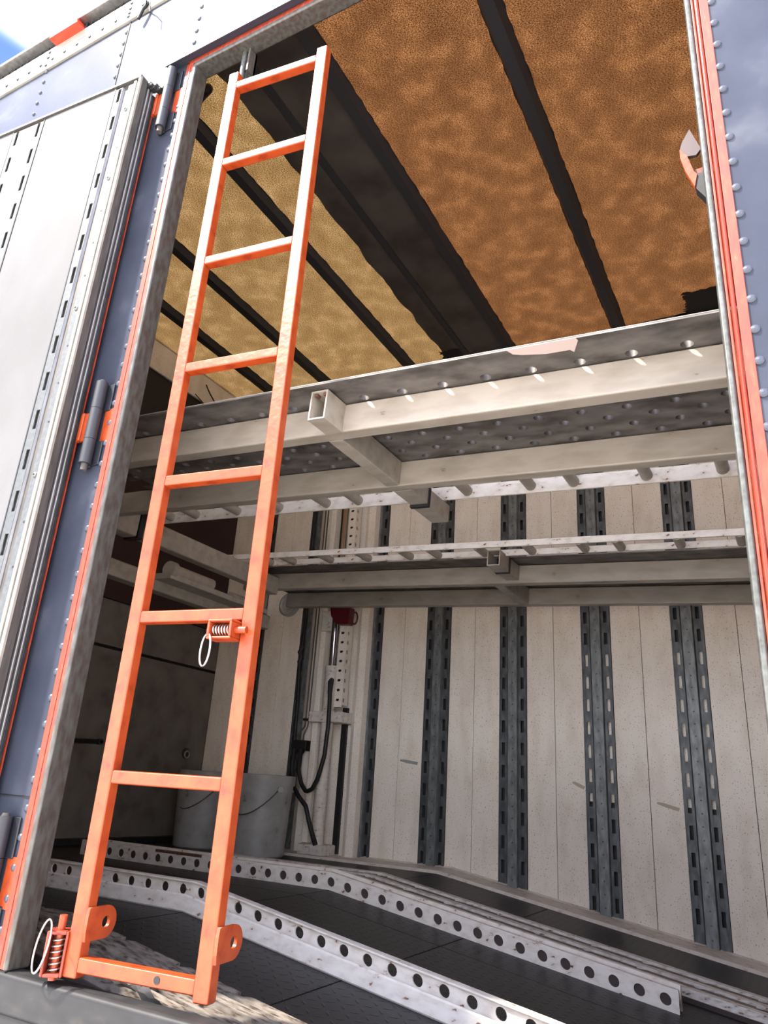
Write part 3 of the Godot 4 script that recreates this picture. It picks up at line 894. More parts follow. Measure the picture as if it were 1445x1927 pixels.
# ---------------------------------------------------------------- wheel tracks on the floor
func frect(x0: float, x1: float, h0: float, h1: float, z0: float, z1: float, g: Geo):
	if x0 < -1.48 and x1 > -1.48:
		g.bx(x0, -1.48, h0, h1, z0, z1)
		g.bx(-1.48, x1, h0, h1, z0, z1)
	else:
		g.bx(x0, x1, h0, h1, z0, z1)

func fprism(prof: PackedVector2Array, x0: float, x1: float, g: Geo):
	var cuts := [x0, -1.48, x1] if x0 < -1.48 else [x0, x1]
	for i in cuts.size() - 1:
		g.prism(prof, Vector3(cuts[i], 0, 0), Vector3(0, 0, 1), Vector3(0, 1, 0), Vector3(cuts[i + 1] - cuts[i], 0, 0))

func build_floor_things():
	# nearer holed rail: low front lip, tray, holed back flange with turned-over top
	var t := thing("wheel_rail", "nearer white chipped wheel rail with a row of round holes, running to the bottom edge", "wheel rail")
	var g := Geo.new(Transform3D(), true)
	fprism(PackedVector2Array([Vector2(-0.68, 0.0), Vector2(-0.677, 0.004), Vector2(-0.68, 0.038), Vector2(-0.683, 0.042), Vector2(-0.687, 0.041), Vector2(-0.689, 0.018), Vector2(-0.724, 0.016), Vector2(-0.724, 0.0)]), -2.5, 0.9, g)
	part("tray", g, M.rail_white, t)
	g = Geo.new(Transform3D(Basis(), Vector3(0, 0, -0.7205)), true)
	for k in range(-20, 33):
		var x := -1.203 + 0.065 * k
		g.cell(x - 0.0325, x + 0.0325, 0.014, 0.067, x, 0.0465, 0.0128, 0.0128, true, 0.004, 14)
	part("holed_flange", g, M.rail_white, t)
	g = Geo.new(Transform3D(), true)
	fprism(PackedVector2Array([Vector2(-0.713, 0.07), Vector2(-0.713, 0.066), Vector2(-0.7245, 0.0655), Vector2(-0.7245, 0.06), Vector2(-0.736, 0.06), Vector2(-0.736, 0.07)]), -2.5, 0.9, g)
	part("top_lip", g, M.rail_white, t)
	# farther holed rail, ending in view
	t = thing("wheel_rail", "farther white channel rail with round holes in its front, cut end at lower right", "wheel rail")
	g = Geo.new(Transform3D(Basis(), Vector3(0, 0, -1.4)), true)
	for k in 35:
		var x := -2.686 + 0.0672 * k
		g.cell(x - 0.0336, x + 0.0336, 0.0, 0.052, x, 0.026, 0.0148, 0.0148, true, 0.004, 16)
	part("holed_front", g, M.rail_white, t)
	g = Geo.new(Transform3D(), true)
	fprism(PackedVector2Array([Vector2(-1.4, 0.052), Vector2(-1.4, 0.056), Vector2(-1.413, 0.056), Vector2(-1.416, 0.03), Vector2(-1.436, 0.03), Vector2(-1.439, 0.062), Vector2(-1.452, 0.062), Vector2(-1.452, 0.0), Vector2(-1.444, 0.0), Vector2(-1.442, 0.024), Vector2(-1.412, 0.024), Vector2(-1.408, 0.052)]), -2.7196, -0.3676, g)
	part("channel", g, M.rail_white, t)
	g = Geo.new(Transform3D(), true)
	frect(-2.71, -0.376, 0.002, 0.05, -1.4075, -1.4045, g)
	part("inner_web", g, M.web_brown, t)
	part("rust_patch", gbox(-2.3, -2.06, 0.046, 0.0563, -1.413, -1.3995, 0.001), M.rust, t)
	# ribbed planks
	for q in [["ribbed_plank", "ribbed white plank behind the farther holed rail", -1.56, -1.8, 5, 0.03, -2.3], ["ribbed_plank", "scuffed ribbed white plank nearest the door sill", -0.135, -0.345, 4, 0.03, -2.6]]:
		var pl := thing(q[0], q[1], "plank")
		g = Geo.new(Transform3D(), true)
		var z0: float = q[2]
		var z1: float = q[3]
		frect(q[6], 0.9, 0.0, 0.012, z1, z0, g)
		part("base", g, M.web_brown, pl)
		var nr: int = q[4]
		var pitch := (z0 - z1) / nr
		for k in nr:
			var za := z0 - pitch * k - 0.006
			var w := pitch * 0.6
			g = Geo.new(Transform3D(), true)
			var step := 0.16
			var x: float = q[6] + 0.05 * (k % 2)
			while x < 0.9:
				var xe := minf(x + step, 0.9)
				if x < -1.48 and xe > -1.48:
					xe = -1.48
				# rib segment with a triangular bite at one corner
				var poly := PackedVector2Array([Vector2(x, za), Vector2(xe, za), Vector2(xe, za - w), Vector2(x + 0.028, za - w), Vector2(x + 0.012, za - w * 0.45), Vector2(x, za - w * 0.45)])
				if k % 2 == 0:
					poly = PackedVector2Array([Vector2(x, za), Vector2(xe, za), Vector2(xe, za - w), Vector2(x, za - w)])
				g.prism(poly, Vector3(0, 0.012, 0), Vector3(1, 0, 0), Vector3(0, 0, 1), Vector3(0, q[5] - 0.012 + (0.004 if k % 2 == 0 else 0.0), 0))
				x = xe
			part("rib", g, M.plank_white if z0 < -1.0 and k % 2 == 0 else M.plank_dirty_shaded, pl)  # alternate ribs darkened to paint shade lines across the plank

# ---------------------------------------------------------------- car deck
func hollow(g: Geo, x0: float, x1: float, y0: float, y1: float, z0: float, z1: float, t: float):
	g.bx(x0, x1, y1 - t, y1, z0, z1)
	g.bx(x0, x1, y0, y0 + t, z0, z1)
	g.bx(x0, x0 + t, y0 + t, y1 - t, z0, z1)
	g.bx(x1 - t, x1, y0 + t, y1 - t, z0, z1)

func build_deck():
	var dk := thing("car_deck", "white painted steel car deck with punched grip plates hanging across the trailer", "car deck", Vector3(-0.9, 1.235, 0))
	dk.rotation.z = atan(-0.05)
	var xa := -1.5
	var xb := 1.7
	# beams
	for b in [[-0.375, -0.42], [-0.735, -0.775], [-1.83, -1.872], [-2.2, -2.242]]:
		var g := Geo.new()
		g.bx(xa, xb, -0.08, 0.0, b[1], b[0], 0.006)
		part("beam", g, M.deck_white, dk)
	# punched plates
	for side in 2:
		var rows := [-0.362, -0.447, -0.494, -0.540, -0.586, -0.630, -0.675, -0.722]
		var g := Geo.new(Transform3D(Basis(Vector3(1, 0, 0), Vector3(0, 0, -1), Vector3(0, 1, 0)), Vector3(0, 0.004, 0)))
		# local y of the cell runs towards -z of the deck, its front looks up
		var zs: Array[float] = []
		if side == 0:
			g.bx(xa, xb, 0.272, 0.3425, -0.004, 0.0)
			for k in 8:
				var z: float = -rows[k]
				zs.append(z)
			for k in 8:
				var lo: float = 0.3425 if k == 0 else (zs[k - 1] + zs[k]) * 0.5
				var hi: float = 0.745 if k == 7 else (zs[k] + zs[k + 1]) * 0.5
				var off := 0.0 if k % 2 == 1 or k == 0 else 0.053
				var rr := minf(0.0128, minf(zs[k] - lo, hi - zs[k]) * 0.75)
				for n in range(-14, 16):
					var x := 0.472 + off + 0.106 * n
					g.cell(x - 0.053, x + 0.053, lo, hi, x, zs[k], 0.0128, rr if rr > 0.0128 else 0.0128, true, 0.004, 12)
			g.bx(xa, xb, 0.745, 0.78, -0.004, 0.0)
			part("grip_plate", g, M.deck_plate, dk)
			var rim := Geo.new()
			for k in 8:
				var off := 0.0 if k % 2 == 1 or k == 0 else 0.053
				for n in range(-14, 16):
					rim.lathe([Vector2(0.0142, 0.004), Vector2(0.0134, 0.019), Vector2(0.0124, 0.019), Vector2(0.0128, 0.0)], Vector3(0.472 + off + 0.106 * n, 0.0, -zs[k]), Vector3.UP, 12)
			tag(part("punched_rims", rim, M.deck_plate, dk), "", "", "", "stuff")
			var lip := Geo.new()
			lip.bx(xa, xb, 0.004, 0.0065, -0.2745, -0.271, 0.001)
			part("plate_lip", lip, M.plate_edge, dk)
		else:
			g.bx(xa, xb, 1.725, 2.285, -0.004, 0.0)
			part("grip_plate", g, M.deck_plate, dk)
	# cross pieces between the beams
	for c in [[-0.082, -0.037, -0.42, -0.735], [-0.17, -0.125, -1.872, -2.2], [1.2, 1.245, -0.42, -0.735], [1.2, 1.245, -1.872, -2.2]]:
		var g := Geo.new()
		g.bx(c[0], c[1], -0.079, -0.001, c[3], c[2], 0.004)
		part("cross_piece", g, M.deck_white, dk)
	# square stubs
	var g1 := Geo.new()
	hollow(g1, -0.06, -0.012, -0.081, -0.004, -0.375, -0.292, 0.004)
	var s1 := part("square_stub", g1, M.deck_white, dk)
	for x in [-0.048, -0.024]:
		g1 = Geo.new()
		g1.cyl(Vector3(x, -0.012, -0.31), Vector3(x, -0.012, -0.296), 0.0045, -1.0, 8)
		part("stub_pin", g1, M.rust, s1)
	g1 = Geo.new()
	hollow(g1, -0.075, -0.018, -0.085, -0.03, -1.045, -0.905, 0.004)
	part("square_stub", g1, M.deck_white, dk)
	g1 = Geo.new()
	g1.bx(-0.079, -0.014, -0.09, -0.025, -0.9, -0.885, 0.003)
	part("rubber_band", g1, M.rubber, dk)
	g1 = Geo.new()
	hollow(g1, -0.075, -0.018, -0.08, -0.026, -0.885, -0.775, 0.004)
	part("square_stub", g1, M.deck_white, dk)
	g1 = Geo.new()
	hollow(g1, -0.1, -0.047, -0.068, -0.006, -1.7, -1.6, 0.004)
	part("square_stub", g1, M.deck_white, dk)
	g1 = Geo.new()
	g1.bx(-0.104, -0.043, -0.072, -0.002, -1.715, -1.7, 0.003)
	part("rubber_band", g1, M.rubber, dk)
	g1 = Geo.new()
	hollow(g1, -0.1, -0.047, -0.066, -0.006, -1.83, -1.715, 0.004)
	part("square_stub", g1, M.deck_white, dk)
	# tie-down ladders along the inner sides
	var rx: Array[float] = []
	var xx := 0.797
	while xx > -1.45:
		for st in [0.195, 0.205, 0.13, 0.205]:
			rx.append(xx)
			xx -= st
	for l in [[-0.885, -1.0, 0.02, -0.026], [-1.545, -1.66, 0.014, -0.012]]:
		var lx := xa + (0.1 if l[0] > -1.0 else -0.02)
		var bar := Geo.new()
		bar.bx(lx, xb, l[3], l[2], l[1] - 0.008, l[1], 0.002)
		var lad := part("tie_rail", bar, M.rail_white, dk)
		bar = Geo.new()
		bar.bx(lx, xb, l[3], l[2], l[0] - 0.008, l[0], 0.002)
		part("inner_bar", bar, M.rail_white, lad)
		for x in rx:
			if x < lx + 0.02:
				continue
			var rg := Geo.new()
			rg.cyl(Vector3(x, (l[2] + l[3]) * 0.5, l[1]), Vector3(x, (l[2] + l[3]) * 0.5, l[0] - 0.008), 0.0165, -1.0, 14)
			part("rung", rg, M.deck_white, lad)
	# cross beams at the front end
	g1 = Geo.new()
	g1.bx(-1.325, -1.27, -0.11, -0.024, -1.83, -0.9, 0.006)
	part("end_beam", g1, M.deck_white, dk)
	g1 = Geo.new()
	g1.bx(-1.335, -1.262, -0.115, -0.002, -0.9, -0.775, 0.006)
	part("end_beam_socket", g1, M.deck_white, dk)
	g1 = Geo.new()
	g1.bx(-1.34, -1.256, -0.12, 0.0, -0.925, -0.9, 0.003)
	part("rubber_band", g1, M.rubber, dk)
	g1 = Geo.new()
	g1.bx(-1.41, -1.345, -0.268, -0.2, -1.9, -0.6, 0.006)
	part("lift_arm", g1, M.deck_white, dk)
	g1 = Geo.new()
	g1.bx(-1.4, -1.36, -0.2, -0.08, -0.76, -0.72)
	part("arm_hanger", g1, M.deck_white, dk)
	g1 = Geo.new()
	g1.bx(-1.4, -1.36, -0.2, -0.08, -1.87, -1.83)
	part("arm_hanger", g1, M.deck_white, dk)
	g1 = Geo.new()
	g1.cyl(Vector3(-1.27, -0.185, -1.13), Vector3(-1.27, -0.185, -1.36), 0.026, -1.0, 16)
	g1.cyl(Vector3(-1.27, -0.185, -1.1), Vector3(-1.27, -0.185, -1.13), 0.034, -1.0, 16)
	part("pivot_tube", g1, M.deck_white, dk)
	g1 = Geo.new()
	g1.cyl(Vector3(-1.28, -0.2, -1.5), Vector3(-1.28, -0.2, -1.72), 0.022, -1.0, 16)
	part("pivot_tube", g1, M.deck_white, dk)
	g1 = Geo.new()
	g1.bx(-1.36, -1.25, -0.225, -0.2, -1.75, -1.1, 0.004)
	part("pivot_plate", g1, M.deck_white, dk)
	# torn sheet lying over the outer plate edge
	var ps := Geo.new()
	ps.prism(PackedVector2Array([Vector2(-0.075, 0.0), Vector2(0.07, 0.0), Vector2(0.075, -0.006), Vector2(0.066, -0.03), Vector2(0.058, -0.024), Vector2(0.01, -0.024), Vector2(-0.04, -0.017), Vector2(-0.06, -0.012)]), Vector3(-0.376, 1.203, -0.264), Vector3(1, -0.05, 0), Vector3(0, 1, 0.12).normalized(), Vector3(0, 0, 0.0015))
	solo("torn_sheet", ps, M.paper, "torn scrap of pinkish sheet hanging over the deck plate edge", "scrap")

# ---------------------------------------------------------------- orange ladder
func build_ladder():
	var l := thing("ladder", "orange painted steel ladder standing upright in the doorway", "ladder", Vector3(-1.119, 0, 0.004))
	l.rotation.y = atan(0.033 / 0.29)
	var w := 0.03
	var dp := 0.024
	var wid := 0.288
	var g := Geo.new()
	g.bx(0, w, 0.012, 2.06, -dp, 0, 0.003)
	part("rail", g, M.orange, l)
	g = Geo.new()
	g.bx(wid - w, wid, 0.012, 2.045, -dp, 0, 0.003)
	part("rail", g, M.orange, l)
	for y in [0.0325, 0.325, 0.6145, 0.899, 1.168, 1.455, 1.752, 2.012]:
		g = Geo.new()
		g.bx(w - 0.002, wid - w + 0.002, y - 0.0115, y + 0.0115, -dp, -0.0005, 0.003)
		part("rung", g, M.orange, l)
	g = Geo.new()
	g.cyl(Vector3(0.19, 0.033, -0.001), Vector3(0.19, 0.033, 0.0003), 0.006, -1.0, 12)
	part("drilled_hole", g, M.rubber, l)
	# hooking lugs near the foot, set edge-on behind the rails
	for x in [w - 0.001, wid - 0.001]:
		g = Geo.new(Transform3D(Basis(Vector3(0, 0, -1), Vector3(0, 1, 0), Vector3(1, 0, 0)), Vector3(x, 0.0, 0.0)))
		# outline in (depth behind the front face, height), with a round hole
		var ou := PackedVector2Array([Vector2(0.0, 0.066), Vector2(0.0, 0.117)])
		var a0 := PackedVector2Array()
		for i in 13:
			var t := PI * 0.5 - PI * i / 12.0
			a0.append(Vector2(0.046 + 0.0255 * cos(t), 0.0915 + 0.0255 * sin(t)))
		ou.append_array(a0)
		var hc := Vector2(0.046, 0.0915)
		var ring := PackedVector2Array()
		for i in 24:
			var t := TAU * i / 24.0
			ring.append(hc + Vector2(cos(t), sin(t)) * 0.0095)
		for i in 24:
			var j := (i + 1) % 24
			var p: Array[Vector3] = []
			for q in [ring[i], ring[j]]:
				var dd: Vector2 = (q - hc).normalized()
				var k := 0.0255
				if dd.x < 0.0:
					k = minf(0.046 / maxf(-dd.x, 1e-4), 0.0255 / maxf(absf(dd.y), 1e-4))
				p.append(Vector3(hc.x + dd.x * k, hc.y + dd.y * k, 0))
			var qa := Vector3(ring[i].x, ring[i].y, 0)
			var qb := Vector3(ring[j].x, ring[j].y, 0)
			var tz := Vector3(0, 0, 0.006)
			g.quad(p[0] + tz, p[1] + tz, qb + tz, qa + tz, Vector3(0, 0, 1))
			g.quad(p[0], p[1], qb, qa, Vector3(0, 0, -1))
			var mi := (qa + qb) * 0.5
			g.quad(qa, qb, qb + tz, qa + tz, (Vector3(hc.x, hc.y, 0) - mi).normalized())
			var mo := (p[0] + p[1]) * 0.5
			g.quad(p[0], p[1], p[1] + tz, p[0] + tz, (mo - Vector3(hc.x, hc.y, 0)).normalized())
		part("lug", g, M.orange, l)
	# spring latch under the sixth rung
	latch(l, Vector3(0.232, 0.582, 0.014), false)
	latch(l, Vector3(-0.018, 0.045, 0.0), true)

func latch(l: Node3D, at: Vector3, upright: bool):
	var b := Basis() if not upright else Basis(Vector3(0, 1, 0), Vector3(-1, 0, 0), Vector3(0, 0, 1)) * Basis(Vector3.RIGHT, 0.5)
	var xf := Transform3D(b, at)
	var g := Geo.new(xf)
	var lx := 0.026 if not upright else 0.034
	g.bx(-lx, lx, 0.013, 0.018, -0.02, 0.014, 0.002)
	g.bx(-lx, lx, -0.018, -0.013, -0.02, 0.014, 0.002)
	g.bx(-lx, -lx + 0.006, -0.014, 0.014, -0.02, 0.014, 0.002)
	g.bx(lx - 0.006, lx, -0.014, 0.014, -0.02, 0.014, 0.002)
	g.bx(-lx, lx, -0.014, 0.014, -0.022, -0.018)
	var h := part("spring_latch", g, M.orange if not upright else M.orange_worn, l)
	h.set_meta("label", "orange spring latch housing under the sixth rung with pull ring" if not upright else "rusty spring latch at the ladder foot with pull ring")
	g = Geo.new(xf)
	var pts := []
	for i in 73:
		var t := TAU * i / 12.0
		pts.append(Vector3(lerpf(-lx + 0.008, lx - 0.008, i / 72.0), 0.0095 * cos(t), -0.002 + 0.0095 * sin(t)))
	g.sweep(pts, 0.0016, 6)
	part("spring", g, M.steel_wire, h)
	g = Geo.new(xf)
	g.cyl(Vector3(-lx - 0.006, 0, -0.002), Vector3(lx + 0.022, 0, -0.002), 0.0065, -1.0, 12)
	part("bolt", g, M.orange, h)
	for k in 2:
		g = Geo.new()
		pts = []
		for i in 28:
			var t := TAU * i / 28.0
			var c: Vector3 = at + (Vector3(-0.03, -0.036, 0.004) if not upright else Vector3(-0.012, 0.012, 0.024))
			var rr := 0.024 if not upright else 0.04
			var ex := Vector3(0.82, 0, 0.57) if not upright else Vector3(0.6, 0.1, 0.3)
			pts.append(c + ex * (cos(t) * rr) + Vector3(0.0 if not upright else 0.15, 1, 0) * (sin(t) * rr * (1.2 if not upright else 1.0)) + Vector3(0.003, 0, 0.0025) * k)
		g.sweep(pts, 0.0015, 6, true)
		part("pull_ring", g, M.steel_wire, h)

# ---------------------------------------------------------------- hydraulic lift column on the far wall
func build_lift_post():
	var c := thing("lift_column", "white folded steel lift column against the far wall by the front corner", "lift column")
	var g := Geo.new()
	g.prism(PackedVector2Array([Vector2(-2.39, ZB), Vector2(-2.33, -2.405), Vector2(-2.275, -2.405), Vector2(-2.262, -2.43), Vector2(-2.18, -2.43), Vector2(-2.06, -2.43), Vector2(-2.045, -2.405), Vector2(-2.02, -2.39), Vector2(-1.98, -2.395), Vector2(-1.976, ZB)]), Vector3(0, 0.012, 0), Vector3(1, 0, 0), Vector3(0, 0, 1), Vector3(0, 2.645, 0))
	part("column", g, M.panel_white, c)
	g = Geo.new()
	g.bx(-2.25, -2.215, 0.06, 2.6, -2.43, -2.345, 0.004)
	part("guide_flange", g, M.panel_white, c)
	g = Geo.new()
	g.bx(-2.235, -2.09, 0.012, 0.06, -2.42, -2.29, 0.004)
	g.cyl(Vector3(-2.17, 0.036, -2.3), Vector3(-2.17, 0.036, -2.284), 0.012, -1.0, 12)
	part("foot_block", g, M.rail_white, c)
	g = Geo.new()
	g.bx(-2.24, -2.16, 1.115, 1.225, -2.42, -2.33, 0.005)
	g.cyl(Vector3(-2.2, 1.16, -2.335), Vector3(-2.2, 1.16, -2.322), 0.012, -1.0, 12)
	part("upper_block", g, M.rail_white, c)
	part("gap_shade", gbox(-2.108, -2.078, 0.02, 0.72, -2.428, -2.41), M.rubber, c)  # black strips put in as painted shade of the column gaps
	part("gap_shade", gbox(-2.202, -2.19, 0.07, 0.62, -2.428, -2.4), M.rubber, c)
	# ladder-lock strip: folded strip with a row of holes
	g = Geo.new(Transform3D(Basis(), Vector3(0, 0, -2.335)))
	for k in 38:
		var y := 0.752 + 0.05 * k
		g.cell(-2.12, -2.075, y - 0.025, y + 0.025, -2.1, y, 0.011, 0.007, true, 0.004, 10)
	g.bx(-2.12, -2.075, 0.715, 0.727, -0.01, 0.0)
	var ls := part("lock_strip", g, M.panel_white, c)
	g = Geo.new(Transform3D(Basis(Vector3(0, 0, -1), Vector3(0, 1, 0), Vector3(1, 0, 0)), Vector3(-2.075, 0, -2.335)))
	for k in 38:
		var y := 0.752 + 0.05 * k
		g.cell(0.0, 0.06, y - 0.025, y + 0.025, 0.022, y, 0.009, 0.012, true, 0.004, 10)
	part("lock_strip_side", g, M.panel_white, ls)
	part("lock_strip_back", gbox(-2.118, -2.08, 0.715, 2.62, -2.36, -2.352), M.rubber, ls)
	# cylinder
	var h := thing("hydraulic_cylinder", "upright white hydraulic cylinder with bright chrome rod on the lift column", "hydraulic cylinder", Vector3(-2.15, 0, -2.335))
	g = Geo.new()
	g.cyl(Vector3(0, 0.06, 0), Vector3(0, 0.915, 0), 0.032, -1.0, 24)
	g.cyl(Vector3(0, 0.895, 0), Vector3(0, 0.925, 0), 0.035, -1.0, 24)
	part("barrel", g, M.rail_white, h)
	g = Geo.new()
	g.cyl(Vector3(0, 0.925, 0), Vector3(0, 2.2, 0), 0.02, -1.0, 24)
	part("rod", g, M.chrome, h)
	g = Geo.new()
	g.bx(-0.095, 0.1, 0.636, 0.69, -0.09, 0.036, 0.004)
	for x in [-0.082, 0.086]:
		g.cyl(Vector3(x, 0.663, 0.034), Vector3(x, 0.663, 0.042), 0.01, -1.0, 6)
	part("clamp", g, M.rail_white, h)
	# red locking head
	var rb := thing("locking_head", "dark red locking head with a ring above the chrome rod", "locking head", Vector3(-2.08, 1.18, -2.3))
	g = Geo.new()
	g.prism(PackedVector2Array([Vector2(-0.065, 0.05), Vector2(-0.055, 0.0), Vector2(-0.02, -0.045), Vector2(0.055, -0.05), Vector2(0.06, 0.04), Vector2(0.03, 0.05)]), Vector3(0, 0, -0.01), Vector3(1, 0, 0), Vector3(0, 1, 0), Vector3(0, 0, 0.05))
	part("plate", g, M.red_paint, rb)
	g = Geo.new()
	var pts := []
	for i in 20:
		var t := TAU * i / 20.0
		pts.append(Vector3(0.082 + 0.016 * cos(t), -0.015 + 0.032 * sin(t), 0.02))
	g.sweep(pts, 0.0045, 8, true)
	part("ring", g, M.red_paint, rb)
	# hoses
	var z := -2.27
	hose("big looping black hydraulic hose from cylinder top to valve block", [Vector3(-2.122, 0.85, -2.3), Vector3(-2.112, 0.835, z), Vector3(-2.104, 0.744, z), Vector3(-2.1, 0.614, z), Vector3(-2.107, 0.472, z), Vector3(-2.136, 0.36, z), Vector3(-2.17, 0.31, z - 0.01), Vector3(-2.21, 0.297, z - 0.02), Vector3(-2.25, 0.33, z - 0.03), Vector3(-2.283, 0.4, z - 0.04), Vector3(-2.305, 0.5, -2.345)], 0.011)
	hose("shorter black hydraulic hose from valve block down to cylinder foot", [Vector3(-2.345, 0.5, -2.345), Vector3(-2.332, 0.41, -2.32), Vector3(-2.3, 0.32, -2.3), Vector3(-2.24, 0.275, z), Vector3(-2.19, 0.23, z), Vector3(-2.165, 0.165, z), Vector3(-2.145, 0.1, -2.285), Vector3(-2.135, 0.06, -2.3)], 0.011)
	var vb := thing("valve_block", "small black hydraulic valve block with two bright lines entering on top", "valve", Vector3(-2.325, 0.52, -2.38))
	g = Geo.new()
	g.bx(-0.045, 0.045, -0.025, 0.027, -0.045, 0.03, 0.004)
	g.cyl(Vector3(-0.02, -0.04, 0.03), Vector3(-0.02, -0.02, 0.01), 0.012, -1.0, 6)
	g.cyl(Vector3(0.02, -0.04, 0.03), Vector3(0.02, -0.02, 0.01), 0.012, -1.0, 6)
	part("body", g, M.rubber, vb)
	for k in 2:
		g = Geo.new()
		var dx := 0.018 * k
		g.sweep([Vector3(-0.03 + dx * 2.0, 0.02, 0.0), Vector3(-0.03 + dx * 2.0, 0.055, 0.0), Vector3(0.008 + dx, 0.1, 0.0), Vector3(0.01 + dx, 0.14, 0.0), Vector3(0.012 + dx, 0.7, 0.0), Vector3(0.012 + dx, 1.7, 0.0)], 0.0038, 8)
		part("steel_line", g, M.galvanized, vb)
	g = Geo.new()
	g.bx(-0.005, 0.05, 0.128, 0.14, -0.03, 0.008, 0.002)
	part("line_clip", g, M.rubber, vb)
	# loose black cable left of the column
	g = Geo.new()
	g.sweep([Vector3(-2.41, 1.9, -2.41), Vector3(-2.405, 1.2, -2.415), Vector3(-2.412, 0.95, -2.41), Vector3(-2.4, 0.75, -2.41), Vector3(-2.392, 0.5, -2.405), Vector3(-2.4, 0.3, -2.41)], 0.008, 8)
	g.sweep([Vector3(-2.398, 1.05, -2.405), Vector3(-2.412, 1.02, -2.398), Vector3(-2.398, 0.985, -2.4), Vector3(-2.412, 0.96, -2.4)], 0.012, 8)
	solo("power_cable", g, M.rubber, "black cable with a knot hanging down left of the lift column", "cable")

func hose(label: String, ctrl: Array, r: float):
	var cv := Curve3D.new()
	for i in ctrl.size():
		var a: Vector3 = ctrl[maxi(i - 1, 0)]
		var b: Vector3 = ctrl[mini(i + 1, ctrl.size() - 1)]
		var tn := (b - a) / 6.0
		cv.add_point(ctrl[i], -tn, tn)
	var pts := []
	var n := 48
	for i in n + 1:
		pts.append(cv.sample_baked(cv.get_baked_length() * i / n))
	var t := thing("hydraulic_hose", label, "hose")
	var g := Geo.new()
	g.sweep(pts, r, 10)
	part("hose", g, M.rubber, t)
	for e in [[0, 5], [n, n - 5]]:
		g = Geo.new()
		g.cyl(pts[e[0]], pts[e[1]], r + 0.002, r + 0.001, 10)
		part("fitting", g, M.dark_steel, t)

